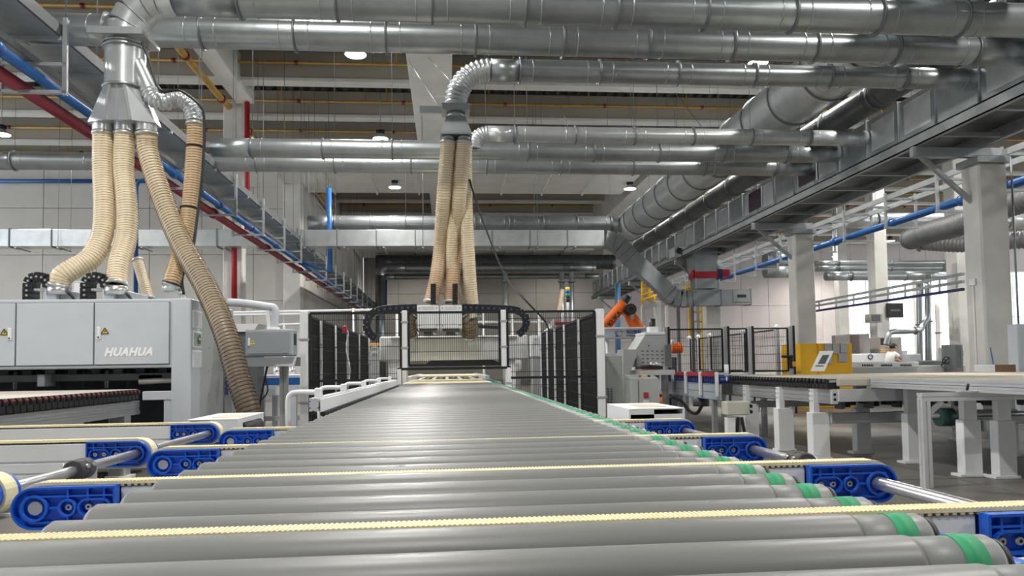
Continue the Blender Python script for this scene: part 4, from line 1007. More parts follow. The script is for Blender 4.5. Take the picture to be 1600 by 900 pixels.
# under the cabinet
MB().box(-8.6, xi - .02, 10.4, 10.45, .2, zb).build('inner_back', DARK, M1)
MB().box(fx_(222), xi - .02, FY + .02, FY + .12, fz_(627), fz_(613), .006).build('lower_rail', PALE, M1)
MB().box(fx_(255), xi - .02, FY + .03, FY + .12, 0, fz_(627), .006).build('lower_leg', PALE, M1)
MB().box(-8.6, xi - .05, 9.5, 9.9, fz_(596), fz_(584), .01).build('pressure_beam', GREY_D, M1)
MB().box(fx_(48), fx_(60), 9.35, 9.6, fz_(603), fz_(584), .006).build('guide_block', PALE_D, M1)
for k in range(12):
    x = -6.6 + k * .27; MB().box(x, x + .12, 9.6, 9.85, zb - .16, zb, .01).build('spindle_block', DARK if k % 3 else GREY_D, M1)
    MB().cyl((x + .2, 9.6, zb - .02), (x + .2, 9.6, zb - .24), .025, 10).build('spindle', CHROME if k % 4 == 0 else DARK, M1)
MB().box(fx_(200), fx_(240), 9.5, 9.7, fz_(598), fz_(586), .01).build('guide_block', WHITE, M1)
MB().cyl((fx_(205), 9.45, fz_(598)), (xi - .02, 9.45, fz_(596)), .035, 12).build('pressure_roller', mat('beige_roller', (.45, .42, .36), .5), M1)
# cable chains and carriages on the roof of the machine
def chain(label, pts, w, h, pitch, dots=True, m=None, name='cable_chain', along=None, dotm=None):
    c = resample(spline(pts, 12), pitch); t = thing(name, label, 'cable chain', c[-1])
    for a, b in zip(c, c[1:]):
        d = (b - a).normalized(); wv = Vector(along or (0, 1, 0)); n_ = d.cross(wv).normalized()
        M = Matrix((wv, d, n_)).transposed().to_4x4(); M.translation = a
        l = MB().box(-w / 2, w / 2, -pitch * .06, pitch * .93, -h / 2, h / 2, h * .05, M).build('chain_link', m or BLACK, t)
        MB().box(-w * .3, w * .3, pitch * .80, pitch * .98, -h * .3, h * .3, 0, M).build('link_joint', RUBBER, l)
        if dots:
            q = a.lerp(b, .42); s_ = -1
            MB().cyl(q + wv * (s_ * w / 2), q + wv * (s_ * (w / 2 + .008)), h * .12, 12).build('link_rivet', dotm or mat('steel_blue_rivet', (.05, .13, .30), .35), l)
    return t
for k, (u, lb) in enumerate(((65, 'arched black cable chain on the machine roof, nearer the frame edge'), (154, 'arched black cable chain on the machine roof, beside the second hose'))):
    yy = 9.7; x0, x1 = at(u - 16, 450, y=yy).x, at(u + 15, 450, y=yy).x; zz = lambda v: at(u, v, y=yy).z
    chain(lb, [(x0, yy, zt + .0), (x0, yy, zz(446)), (x0 + .02, yy, zz(437)), ((x0 + x1) / 2, yy, zz(433)), (x1 - .02, yy, zz(438)), (x1, yy, zz(448)), (x1, yy, zz(452))], .20, .115, .062, dotm=ALU_G)
    t = thing('motor_carriage', ('grey carriage on the machine roof under the first hose end', 'grey carriage on the machine roof under the second hose end')[k], 'machine', (x1 + .25, yy + .3, zt), 'carriages on the machine roof')
    xa_, xb2 = at(u + 10, 455, y=yy).x, at(u + 48, 455, y=yy).x
    MB().box(xa_, xa_ + .14, yy - .08, yy + .6, zt, zz(452), .008).box(xa_ - .16, xa_ + .02, yy - .05, yy + .1, zz(455), zz(451), .006).build('bracket', PALE, t)
    MB().box(xa_ + .14, xb2, yy, yy + .6, zt, zz(455), .01).build('carriage_body', PALE_D, t)
    MB().cyl((at(u + 27, 450, y=y1 - .55).x, y1 - .55, zz(455) - .05), (at(u + 27, 450, y=y1 - .55).x, y1 - .55, at(u + 27, 447, y=y1 - .55).z), .14, 20).build('hose_socket', CHROME, t)
    MB().tube(spline([(xb2 - .2, yy + .1, zz(455)), (xb2 - .05, yy, zz(457)), (xb2 + .05, yy, zt + .01)], 5), .018, 8).build('cable', BLACK, t)
t = thing('control_cabinet', 'pale upright box standing on the machine roof between the two hoses', 'cabinet', at(121, 466, y=10.4)); 
a, b = at(108, 439, y=10.4), at(134, 466, y=10.4)
cbx = MB().box(a.x, b.x, 10.4, 10.7, zt, a.z, .01).build('box_body', PALE, t); MB().box(a.x + .07, b.x - .03, 10.39, 10.40, zt + .02, a.z - .03, .004).build('box_door', WHITE, t)
hp = at(268, 448, y=y1 - .6)
t = thing('suction_hood', 'small bright metal hood at the foot of the brown hose', 'hood', (hp.x, hp.y, zt))
q = lambda w, z: [(hp.x - w, hp.y - w * .8, z), (hp.x + w, hp.y - w * .8, z), (hp.x + w, hp.y + w * .8, z), (hp.x - w, hp.y + w * .8, z)]
MB().loft(q(.11, hp.z - .06), q(.17, zt)).build('hood_cone', GALV_B, t); MB().cyl((hp.x, hp.y, hp.z - .06), (hp.x, hp.y, hp.z + .02), .112, 20).build('hood_neck', GALV_B, t)

# ------------------------------------------------------------------ grey operator box on its pipe arm
OY = 10.2
def ox(u, v, y=OY): return at(u, v, y=y)
a, b = ox(383, 515), ox(458, 556)
t = thing('operator_box', 'grey operator box with a door hanging from a bent pipe arm', 'control box', (a.x + .3, OY, b.z))
MB().box(a.x, b.x, OY, OY + .28, b.z, a.z, .015).build('box_body', PALE_D, t)
dd = MB().box(a.x + .03, b.x - .05, OY - .012, OY, b.z + .03, a.z - .03, .006).build('box_door', mat('mid_grey_paint', (.30, .325, .35), .42), t)
MB().box(a.x + .04, a.x + .07, OY - .03, OY - .012, b.z + .14, b.z + .25, .006).build('handle', WHITE, dd)
wx, wz = ox(395, 538).x, ox(395, 538).z
MB().prism([(wx - .035, OY - .015, wz), (wx + .035, OY - .015, wz), (wx, OY - .015, wz + .06)], (0, .003, 0)).build('warning_triangle', mat('warning_yellow', (.8, .6, .02)), dd)
MB().prism([(wx + q_[0] * .035, OY - .017, wz + q_[1] * .035) for q_ in ((.15, 1.2), (-.22, .72), (.0, .70), (-.15, .25), (.28, .85), (.06, .88))], (0, .002, 0)).build('warning_bolt', BLACK, dd)
MB().box(b.x, b.x + .012, OY + .05, OY + .16, b.z + .15, a.z - .06, .003).build('side_plug', BLACK, t)
arm = [ox(352, 471), ox(380, 473), ox(414, 478), ox(424, 480), ox(427, 487), ox(426, 498), ox(424, 516)]
MB().tube([p_ + Vector((0, .12, 0)) for p_ in spline(arm, 5)], .055, 16).build('pipe_arm', PALE, t)
MB().cyl(ox(424, 517) + Vector((0, .12, 0)), ox(424, 511) + Vector((0, .12, 0)), .085, 16).build('arm_flange', WHITE, t)
MB().bar(ox(415, 484) + Vector((0, .1, 0)), ox(419, 515) + Vector((0, .1, 0)), .05, .04).build('arm_strut', WHITE, t)
a2, b2 = ox(384, 559), ox(465, 572)
MB().prism([(a2.x, OY - .05, a2.z), (a2.x, OY - .22, b2.z), (a2.x, OY + .2, b2.z), (a2.x, OY + .2, a2.z)], (b2.x - a2.x, 0, 0)).build('keyboard_tray', mat('tray_grey', (.14, .155, .165), .45), t)
extr_z(MB(), ox(440, 600).x, OY + .15, .10, .10, 0, b2.z).build('post', ALU_G, t)
MB().box(ox(440, 600).x - .09, ox(440, 600).x + .09, OY + .07, OY + .23, 0, .28, .006).build('post_foot', CONC_W, t)
MB().tube(spline([ox(420, 560), ox(414, 590), ox(408, 620), ox(405, 640)], 6), .014, 8).build('cable', BLACK, t); MB().tube(spline([ox(424, 560), ox(415, 585), ox(418, 612), ox(403, 630)], 6), .010, 8).build('cable', BLACK, t)
# line with blue belts behind the operator box
t = thing('roller_line', 'pale conveyor with a bright blue belt strip behind the operator box', 'conveyor', (-3.6, 13.6, 0))
def ly(u, v): return at(u, v, y=13.4)
x0, x1 = -4.6, ly(476, 590).x
MB().box(x0, x1, 13.4, 13.45, ly(430, 618).z, ly(430, 603).z, .005).build('side_plate', PALE, t); MB().box(x0, x1, 13.38, 13.43, ly(430, 602).z, ly(430, 590).z, .005).build('blue_strip', BLUE_P, t)
MB().box(x0, x1, 13.4, 14.6, ly(430, 589).z, ly(430, 586).z, .005).build('bed_top', ALU, t)
for k in range(7): MB().cyl((x0 + .4 + k * .28, 13.6, ly(430, 586).z), (x0 + .4 + k * .28, 13.6, ly(430, 574).z), .05, 12).build('upright_roller', CHROME, t)
for x in (x0 + .5, x0 + 1.3, x1 - .2):
    MB().box(x - .05, x + .05, 13.42, 13.52, 0, ly(430, 618).z, .006).build('leg', PALE, t); MB().box(x - .05, x + .05, 14.4, 14.5, 0, ly(430, 618).z, .006).build('leg', PALE, t)
MB().box(x0, x1, 13.44, 13.5, .30, .38, .004).build('stretcher', PALE_D, t)
t = thing('sheet_bin', 'white folded sheet bin behind the long slanting hose', 'bin', at(380, 520, y=12))
a, b = at(366, 506, y=12), at(404, 518, y=12)
MB().prism([(a.x, 12, a.z), (b.x, 12, a.z), (b.x - .08, 12, b.z), (a.x + .02, 12, b.z)], (0, .5, 0)).build('bin_body', WHITE, t); MB().box(a.x + .02, b.x - .02, 12.05, 12.45, 0, b.z, .01).build('bin_stand', GREY_D, t)
def rail(label, pts, posts, y):
    t = thing('handrail', label, 'handrail', at(*posts[0][:2], y=y))
    for (u0, v0, u1, v1) in pts: MB().cyl(at(u0, v0, y=y), at(u1, v1, y=y), .03, 10).build('rail_tube', WHITE, t)
    for (u, v0) in posts:
        p_ = at(u, v0, y=y); MB().cyl((p_.x, y, 0), p_, .035, 10).build('rail_post', WHITE, t)
rail('white double handrail behind the operator box reaching the fence', ((365, 488, 640, 483), (365, 492, 640, 488), (420, 508, 480, 506)), ((444, 505), (552, 482), (620, 482)), 20.0)
rail('white handrail behind the fenced gantry on its right', ((740, 487, 850, 487), (740, 503, 850, 503)), ((755, 483), (800, 483), (842, 485)), 20.5)

# ================================================================== fenced gantry machine
GY = 13.4
def g(u, v, y=GY): return at(u, v, y=y)
t = thing('gantry_machine', 'white gantry machine inside the black mesh fence', 'machine', (.1, GY + .4, 0))
a, b = g(593, 526), g(825, 561)
MB().box(a.x, b.x, GY, GY + .8, b.z, a.z, .02).build('cross_beam', WHITE, t)
for u0, u1 in ((606, 634), (790, 806)):
    p_, q_ = g(u0, 562), g(u1, 562); MB().box(p_.x, q_.x, GY + .1, GY + .7, 0, p_.z, .01).build('gantry_leg', WHITE, t)
MB().prism([(g(663, 570).x, GY + .05, g(663, 571).z), (g(790, 570).x, GY + .05, g(790, 571).z), (g(770, 562).x, GY + .05, b.z), (g(673, 562).x, GY + .05, b.z)], (0, .5, 0)).build('brush_skirt', BLACK, t)
for k, (u0, u1) in enumerate(((651.5, 686), (687.5, 722))):
    p_, q_ = g(u0, 477, 12.6), g(u1, 513, 12.6)
    bxm = MB().box(p_.x, q_.x, 12.6, 13.1, q_.z, p_.z, .008).build('spindle_cover', WHITE, t)
    cxm = (p_.x + q_.x) / 2; zl = g(668, 481, 12.6).z
    MB().box(cxm - .10, cxm + .10, 12.595, 12.6, zl - .03, zl + .03, .002).build('name_plate', PAPER, bxm)
    for sx in (.04, -.04):
        for zz_ in (p_.z - .05, q_.z + .05): MB().cyl(((p_.x if sx > 0 else q_.x) + sx, 12.592, zz_), ((p_.x if sx > 0 else q_.x) + sx, 12.6, zz_), .01, 8).build('cover_screw', GREY_D, bxm)
    MB().cyl((cxm, 12.9, q_.z), (cxm, 12.9, a.z - .02), .09, 16).build('spindle', GREY_D, t); MB().cyl((cxm + .1, 12.8, q_.z), (cxm + .1, 12.8, a.z), .04, 12).build('cylinder', CHROME, t)
    MB().box(cxm - .15, cxm + .15, 12.65, 13.05, q_.z - .05, q_.z - .002, .005).build('mounting_plate', GREY_D, t)
MB().box(a.x + .2, b.x - .2, GY - .06, GY, a.z - .06, a.z - .02).build('linear_rail', CHROME, t)
chain('left half of the blue-studded cable chain loop around the gantry', [g(651, 481, 12.75), g(620, 482, 12.75), g(598, 484, 12.75), g(583, 489, 12.75), g(575, 499, 12.75), g(573, 511, 12.75), g(578, 522, 12.75), g(592, 532, 12.75)], .16, .125, .10)
chain('right half of the blue-studded cable chain loop around the gantry', [g(723, 481, 12.75), g(760, 482, 12.75), g(800, 484, 12.75), g(813, 488, 12.75), g(821, 497, 12.75), g(822, 508, 12.75), g(816, 518, 12.75), g(806, 525, 12.75)], .16, .125, .10)
for u, lb in ((677, 'short upright black cable chain in front of the left front hose'), (711, 'short upright black cable chain in front of the right front hose')):
    chain(lb, [g(u, 475, 12.65), g(u, 460, 12.65), g(u, 443, 12.65)], .09, .09, .05, dots=False, along=(1, 0, 0))
chain('low straight cable chain with blue studs behind the right fence post', [g(742, 510, 14.6), g(762, 511, 14.6), g(782, 512, 14.6)], .12, .06, .07)
hose('bulging ribbed hose beside the left spindle cover', [g(645, 488, 12.9), g(638, 500, 12.9), g(640, 514, 13.0), g(643, 526, 13.1)], .12, HOSE3, HOSE3_R, .06)
hose('bulging ribbed hose beside the right spindle cover', [g(727, 490, 12.9), g(733, 502, 12.9), g(735, 514, 13.0), g(733, 526, 13.1)], .14, HOSE3, HOSE3_R, .06)

# ------------------------------------------------------------------ safety fence
FN = 11.0
def mesh_panel(t, p0, p1, z0, z1, dx=.032, dz=.20, mid=(), fw=.035):
    p0 = Vector(p0); p1 = Vector(p1); L = (p1 - p0).length; d = (p1 - p0) / L; Z0 = Vector((0, 0, z0)); Z1 = Vector((0, 0, z1))
    for zz_ in [z0, z1] + list(mid): MB().bar(p0 + Vector((0, 0, zz_)), p1 + Vector((0, 0, zz_)), fw * .8, fw).build('panel_bar', BLACKM, t)
    for p_ in (p0, p1): MB().bar(p_ + Z0, p_ + Z1, fw, fw * .8).build('panel_bar', BLACKM, t)
    wm = MB(); n = int(L / dx)
    for k in range(1, n): wm.bar(p0 + d * (L * k / n) + Z0, p0 + d * (L * k / n) + Z1, .0055, .0055)
    z = z0 + dz
    while z < z1 - .05: wm.bar(p0 + Vector((0, 0, z)), p1 + Vector((0, 0, z)), .0075, .0075); z += dz
    wm.build('wire_mesh', BLACKM, t, 'stuff')
def post(t, x, y, z0, z1, w_=.10, m=None, clips=True):
    o = MB().box(x - w_ / 2, x + w_ / 2, y - w_ / 2, y + w_ / 2, z0, z1, .006).build('post', m or WHITE, t)
    if clips:
        for f_ in (.35, .8):
            z = z0 + (z1 - z0) * f_; MB().box(x - w_ * .7, x + w_ * .7, y - w_ * .62, y - w_ * .5, z - .015, z + .015, .003).build('clip', ALU_G, o)
xL, xRt = at(476, 560, y=FN).x, at(938, 560, y=FN).x
zT = 2.02
FXs = [at(u, 540, y=FN).x for u in (632.5, 787)]
t = thing('safety_fence', 'front black wire mesh fence with white posts around the gantry machine', 'fence', (0, FN, 0), 'safety fences')
post(t, xL, FN, 0, zT + .03, .115); post(t, xRt, FN, 0, zT + .03, .115)
for x in FXs: post(t, x, FN, 1.20, zT + .03, .075)
for u in (624, 795): post(t, at(u, 585, y=FN).x, FN, 0, 1.19, .062)
MB().box(at(624, 574, y=FN).x - .03, at(795, 574, y=FN).x + .03, FN - .03, FN + .03, 1.165, 1.205, .004).build('cross_bar', BLACKM, t)
mesh_panel(t, (xL + .08, FN, 0), (FXs[0] - .06, FN, 0), .12, zT, mid=(1.03,)); mesh_panel(t, (FXs[0] + .06, FN, 0), (FXs[1] - .06, FN, 0), 1.235, zT); mesh_panel(t, (FXs[1] + .06, FN, 0), (xRt - .08, FN, 0), .12, zT, mid=(1.03,))
for x, us, lb in ((xL, (499, 522, 541, 559.5, 575), 'left-hand run of dark mesh fence receding beside the gantry machine'), (xRt, (907, 884, 869, 857, 847), 'right-hand run of dark mesh fence receding beside the gantry machine')):
    t = thing('safety_fence', lb, 'fence', (x, 15, 0), 'safety fences'); ys = [FN] + [at(u, 560, x=x).y for u in us]
    for a, b in zip(ys, ys[1:]): mesh_panel(t, (x, a + .09, 0), (x, b - .07, 0), .12, zT - .02, dx=.03)
    for b in ys[1:]: post(t, x, b, 0, zT - .02, .085)
tag(MB().tube(spline([at(541, 516, y=14), at(544, 522, y=14), at(541, 545, y=14), at(547, 575, y=14), at(545, 600, y=14)], 6), .012, 8).build('fence_cable', WHITE), 'thin white cable hanging on the left fence run', 'cable')
t = thing('emergency_button', 'small red emergency button on the left fence run', 'button', at(539, 514, y=14)); p_ = at(539, 514, y=14)
MB().box(p_.x - .04, p_.x + .04, 13.96, 14.03, p_.z - .09, p_.z + .06, .01).build('button_box', RED, t); MB().cyl((p_.x, 13.93, p_.z), (p_.x, 13.96, p_.z), .035, 14).build('button_cap', RED, t)

# ================================================================== right-hand middle distance
def box_px(u0, v0, u1, v1, y, dpt, m, name, parent, bev=.008, z0=None):
    a, b = at(u0, v0, y=y), at(u1, v1, y=y)
    return MB().box(a.x, b.x, y, y + dpt, b.z if z0 is None else z0, a.z, bev).build(name, m, parent)
SY = 15.5
t = thing('sign_gantry', 'pale machine beam with navy logo and lettering beside the right fence', 'machine', at(977, 600, y=SY))
sb = box_px(944, 514, 1012, 528, SY, .35, PALE, 'sign_beam', t)
box_px(944, 511.5, 1012, 514, SY - .02, .4, WHITE, 'beam_cap', t)
lz = at(980, 521, y=SY).z
lc = at(967.5, 521, y=SY)
for k in range(20):
    a0, a1 = R(20 + k * 15), R(20 + (k + 1) * 15)
    pa_, pb_ = [(lc.x + .075 * math.cos(q_), SY - .004, lc.z + .055 * math.sin(q_)) for q_ in (a0, a1)]
    MB().bar(pa_, pb_, .006 + .012 * abs(math.cos(a0)), .004, upv=(0, 1, 0)).build('logo_stroke', LOGO_B, sb)
MB().prism([(lc.x - .09, SY - .005, lc.z - .06), (lc.x - .02, SY - .005, lc.z - .035), (lc.x - .04, SY - .005, lc.z - .075)], (0, .003, 0)).build('logo_arrow', LOGO_B, sb)
text('鑫光智能', .085, LOGO_B, 'lettering', sb, (at(978, 519, y=SY).x, SY - .006, lz + .028), FRONT, bold=.001)
text('XG INTELLIGENT', .034, LOGO_B, 'lettering', sb, (at(978, 525, y=SY).x, SY - .006, lz - .048), FRONT, bold=.001)
for u in (951, 992): p_ = at(u, 530, y=SY); MB().cyl((p_.x, SY + .15, 0), (p_.x, SY + .15, p_.z), .035, 12).build('guide_post', WHITE, t)
box_px(943, 552, 971, 557, SY, .5, PALE, 'bench_top', t, z0=0)
# perforated hood
HY = 13.8
t = thing('perforated_hood', 'grey machine hood with rows of vent slots and a slanted face', 'machine', at(1015, 600, y=HY))
hp_ = [(1010, 520), (1038, 520), (1050, 574), (996, 574), (993, 547)]
MB().prism([at(u, v, y=HY) for u, v in hp_], (0, .7, 0)).build('hood_body', GREY, t)
a, b = at(1009, 519, y=HY), at(1039, 523, y=HY); MB().box(a.x - .02, b.x, HY - .02, HY + .72, b.z, a.z, .006).build('hood_cap', WHITE, t)
for r_ in range(4):
    for c_ in range(5):
        p_ = at(1004 + c_ * 7.6 + r_ * .3, 548.5 + r_ * 6, y=HY); MB().box(p_.x - .022, p_.x + .022, HY - .003, HY + .001, p_.z - .008, p_.z + .008).build('vent_slot', BLACK, t)
p_ = at(1013.5, 540, y=HY); MB().cyl((p_.x, HY - .004, p_.z), (p_.x, HY + .001, p_.z), .014, 12).build('vent_hole', BLACK, t)
MB().prism([at(u, v, y=HY - .2) for u, v in ((974, 546), (995, 546), (995, 556), (983, 585), (983, 640), (974, 640))], (0, .5, 0)).build('side_stand', GREY, t)
p_ = at(1024, 515, y=HY); MB().cyl((p_.x, HY + .2, p_.z - .1), (p_.x, HY + .2, at(1024, 497, y=HY).z), .06, 14).build('servo_motor', BLACK, t); MB().box(p_.x - .09, p_.x + .09, HY + .1, HY + .3, at(1024, 520, y=HY).z, at(1024, 510, y=HY).z, .006).build('motor_mount', WHITE, t)
MB().prism([at(u, v, y=HY - .5) for u, v in ((1002, 574), (1015, 570), (1036, 572), (1036, 577), (1000, 577))], (0, .4, 0)).build('clamp_base', BLACK, t)
for u in (1020, 1029): p_ = at(u, 570, y=HY - .5); MB().cyl((p_.x - .05, HY - .45, p_.z), (p_.x + .05, HY - .45, p_.z), .05, 14).build('clamp_motor', ALU_G, t)
box_px(1041, 538, 1050, 572, HY - .1, .3, GREY_D, 'dark_screen_box', t)
MB().box(at(990, 577, y=HY).x, at(1042, 577, y=HY).x, HY - .5, HY + .6, at(1010, 586, y=HY).z, at(1010, 578, y=HY).z, .006).build('bench', ALU, t)
for u in (998, 1040): p_ = at(u, 586, y=HY); MB().box(p_.x - .05, p_.x + .05, HY, HY + .1, 0, p_.z).build('leg', GREY, t)
# tall grey cabinet right behind the fence post
t = thing('electric_cabinet', 'tall grey-green electric cabinet right behind the right white fence post', 'cabinet', at(960, 640, y=12.4))
box_px(945, 556, 974, 640, 12.4, .5, mat('grey_green_paint', (.33, .355, .33), .5), 'cabinet_body', t, z0=0)
dd = box_px(948, 560, 972, 640, 12.39, .012, mat('grey_green_door', (.36, .385, .36), .5), 'cabinet_door', t, .004, z0=.06)
for u in (950.5, 955.5):
    for k in range(8): p_ = at(u, 608 + k * 4, y=12.38); MB().box(p_.x - .016, p_.x + .016, 12.38, 12.392, p_.z - .014, p_.z + .014).build('vent_slot', GREY_D, dd)
BY = 10.9
t = thing('electric_cabinet', 'lower grey electric box with a red switch in front of the perforated hood', 'cabinet', at(1000, 650, y=BY))
a, b = at(985, 593, y=BY), at(998, 650, y=BY); c_ = at(1020, 587, y=BY + .35)
MB().box(a.x, c_.x, BY, BY + .4, 0, a.z, .01).build('cabinet_body', GREY, t)
MB().box(b.x, b.x + .012, BY - .006, BY, .05, a.z - .02).build('door_seam', GREY_D, t)
MB().prism([(a.x, BY, a.z), (a.x, BY + .4, a.z + .07), (a.x, BY + .4, a.z)], (c_.x - a.x, 0, 0)).build('sloped_top', GREY, t)
for k, m_ in enumerate((RED, YELLOW, BLACK)): MB().cyl((a.x + .2 + k * .07, BY + .2, a.z + .03), (a.x + .2 + k * .07, BY + .2, a.z + .06), .022, 12).build('push_button', m_, t)
p_ = at(1009, 616, y=BY); MB().box(p_.x - .035, p_.x + .035, BY - .03, BY, p_.z - .05, p_.z + .03, .006).build('main_switch', RED, t); MB().box(p_.x - .045, p_.x + .045, BY - .01, BY, p_.z - .14, p_.z - .09, .003).build('warning_label', PAPER, t)

# ------------------------------------------------------------------ robot
RY = 22.0
def rp(u, v, y=RY): return at(u, v, y=y)
t = thing('industrial_robot', 'orange jointed industrial robot arm folded above the lettered beam', 'robot', (rp(1010, 600).x, RY, 0))
el = rp(980, 485)
def limb(pts, rads, m, name, n=18): return MB().tube(spline(pts, 6), [r_ for r_ in rads], n).build(name, m, t)
def taper(p0, p1, r0, r1, n=8): return [Vector(p0).lerp(Vector(p1), k / n) for k in range(n + 1)], [r0 + (r1 - r0) * k / n for k in range(n + 1)]
pts, rs = taper(rp(940, 516, RY - .3), rp(975, 473, RY - .3), .20, .145); fa = MB().tube(pts, rs, 16).build('forearm', ORANGE, t)
pts, rs = taper(rp(973, 476, RY - .3), rp(982, 463, RY - .3), .12, .10); MB().tube(pts, rs, 14).build('wrist_motor', BLACK, t)
pts, rs = taper(rp(980, 485), rp(1015, 545), .17, .27); MB().tube(pts, rs, 16).build('upper_arm', ORANGE, t)
MB().cyl((el.x, RY - .50, el.z), (el.x, RY + .2, el.z), .165, 22).build('elbow_joint', BLACK, t); MB().ring((el.x, RY - .50, el.z), YV, .12, .08, .03, 20).build('elbow_cover', RUBBER, t)
bs = rp(1014, 552); MB().cyl((bs.x, RY - .3, bs.z), (bs.x, RY + .3, bs.z), .30, 22).build('shoulder_joint', ORANGE, t)
MB().tube([(bs.x, RY, 0), (bs.x, RY, .1), (bs.x, RY, .35), (bs.x, RY, bs.z)], [.5, .5, .36, .32], 22).build('robot_base', ORANGE, t)
MB().tube(spline([rp(970, 475, RY - .1), rp(951, 494, RY - .1), rp(936, 512, RY - .1)], 6), .045, 10).build('cable_bundle', RED_P, t)
MB().tube(spline([rp(966, 475, RY - .1), rp(947, 494, RY - .1), rp(933, 511, RY - .1)], 6), .03, 8).build('cable_bundle', BLACK, t)
p0, p1 = rp(945, 513, RY - .52), rp(969, 484, RY - .52); an = math.atan2(p1.z - p0.z, p1.x - p0.x)
text('KUKA', .20, BLACK, 'lettering', t, p0.lerp(p1, .15) + Vector((.06, 0, 0)), (PI / 2, -an, 0), bold=.004)
p_ = rp(988, 494, RY - .2); MB().box(p_.x - .05, p_.x + .05, RY - .2, RY - .16, p_.z - .09, p_.z + .09, .004).build('type_label', PAPER, t)
GR = rp(1055, 545, 17.5)
t = thing('gripper_head', 'short orange gripper head with a dark body behind the perforated hood', 'gripper', (GR.x, 17.5, 0))
MB().tube(spline([rp(1048, 544, 17.5), rp(1055, 545, 17.5), rp(1062, 543, 17.5)], 5), .12, 16).build('gripper_body', ORANGE, t); MB().ring(rp(1062, 543, 17.5), (1, 0, .2), .14, .07, .06, 18).build('gripper_ring', ORANGE, t)
box_px(1048, 558, 1058, 572, 17.4, .2, GREY_D, 'gripper_mount', t, z0=0); MB().tube(spline([rp(1048, 540, 17.5), rp(1051, 532, 17.5), rp(1055, 537, 17.5)], 5), .03, 8).build('air_hose', WHITE, t)
# ------------------------------------------------------------------ white press with signal tower behind the fence
PY = 21.0
t = thing('press_machine', 'white machine with a dark red top bar behind the right fence run', 'machine', at(885, 560, y=PY))
MB().prism([at(u, v, y=PY) for u, v in ((851, 560), (851, 520), (866, 507), (916, 507), (918, 560))], (0, 1.2, 0)).build('machine_body', WHITE, t)
box_px(860, 503.5, 916, 507.5, PY - .1, .3, RED, 'top_bar', t)
box_px(862, 560, 905, 640, PY, 1.0, GREY, 'machine_base', t, z0=0)
for u in (861, 914): p_ = at(u, 505, y=PY); MB().prism([(p_.x - .10, PY - .12, p_.z - .08), (p_.x + .10, PY - .12, p_.z - .08), (p_.x + .08, PY - .12, p_.z + .12)], (0, .2, 0)).build('end_bracket', WHITE, t)
t = thing('signal_tower', 'signal tower with yellow, blue and green segments on a pale pole', 'signal lamp', at(888, 505, y=PY + .2)); p_ = at(888, 507, y=PY + .2)
MB().cyl((p_.x, PY + .2, p_.z - .02), (p_.x, PY + .2, at(888, 472, y=PY + .2).z), .04, 12).build('pole', WHITE, t)
for v0, v1, m_ in ((472, 464, BLACK), (464, 458.5, mat('signal_green', (.01, .28, .12), .3)), (458.5, 454, mat('signal_blue', (.01, .08, .5), .3)), (454, 449, mat('signal_yellow', (.85, .72, .03), .3))):
    MB().cyl((p_.x, PY + .2, at(888, v0, y=PY + .2).z), (p_.x, PY + .2, at(888, v1, y=PY + .2).z), .062 if m_ is not BLACK else .05, 16).build('lamp_segment', m_, t)
# side items seen through the fence mesh
for (u0, v0, u1, v1, yy, m_, lb) in ((578, 536, 592, 545, 17, mat('orange_bin', (.75, .35, .08), .5), 'orange bin seen through the left front mesh'), (576, 548, 591, 590, 17.5, PALE_D, 'grey rack seen through the left front mesh'), (830, 524, 846, 590, 18, WHITE, 'white rack seen through the right front mesh'), (800, 563, 815, 592, 16, WHITE, 'white stand beside the right gantry leg')):
    t = thing('machine_rack', lb, 'rack', at((u0 + u1) / 2, 640, y=yy), 'racks seen through the fence'); a, b = at(u0, v0, y=yy), at(u1, v1, y=yy)
    MB().box(a.x, b.x, yy, yy + .4, (a.z + b.z) / 2, a.z, .01).build('upper_box', m_, t); MB().box(a.x + .02, b.x - .02, yy + .02, yy + .38, 0, (a.z + b.z) / 2, .01).build('lower_box', GREY, t)
    for k in range(2): MB().box(a.x + .04, b.x - .04, yy - .01, yy, a.z - .12 - k * .12, a.z - .06 - k * .12, .003).build('drawer_front', ALU, t)
# ------------------------------------------------------------------ portal frame, ladder and stair rails under the duct
t = thing('portal_frame', 'grey square steel portal frame beside the robot', 'frame', at(1015, 570, y=25))
for u in (1005, 1028): p_ = at(u, 473, y=25); MB().box(p_.x - .075, p_.x + .075, 24.93, 25.08, 0, p_.z + (.0 if u > 1010 else -.12), .01).build('upright', GREY, t)
MB().bar(at(1003, 480, y=25), at(1031, 474, y=25), .15, .15, .01).build('lintel', GREY, t)
p_ = at(1026, 470, y=27.5); MB().box(p_.x - .1, p_.x + .1, 27.4, 27.6, 0, p_.z).build('upright', GREY, t)
t = thing('stair_rail', 'yellow stair railing climbing under the slanting box duct', 'railing', at(1003, 472, y=26.5))
for (u0, v0, u1, v1) in ((1003.5, 440, 1003.5, 475), (1003, 452, 1015, 450), (1003, 461, 1020, 456), (1003, 469, 1026, 461), (1015, 450, 1015, 470), (1004, 446, 1009, 444), (1022, 460, 1023, 472)):
    MB().cyl(at(u0, v0, y=26.5), at(u1, v1, y=26.5), .045, 8).build('rail_tube', YELLOW, t)
t = thing('access_ladder', 'yellow access ladder with hoops standing behind the mesh fence', 'ladder', at(1084, 560, y=31))
for u in (1076, 1096): MB().cyl((at(u, 470, y=31).x, 31, 0), at(u, 448, y=31), .05, 8).build('ladder_side', YELLOW, t)
for k in range(9): z = .5 + k * .42; MB().cyl((at(1076, 500, y=31).x, 31, z), (at(1096, 500, y=31).x, 31, z), .035, 8).build('ladder_rung', YELLOW, t)
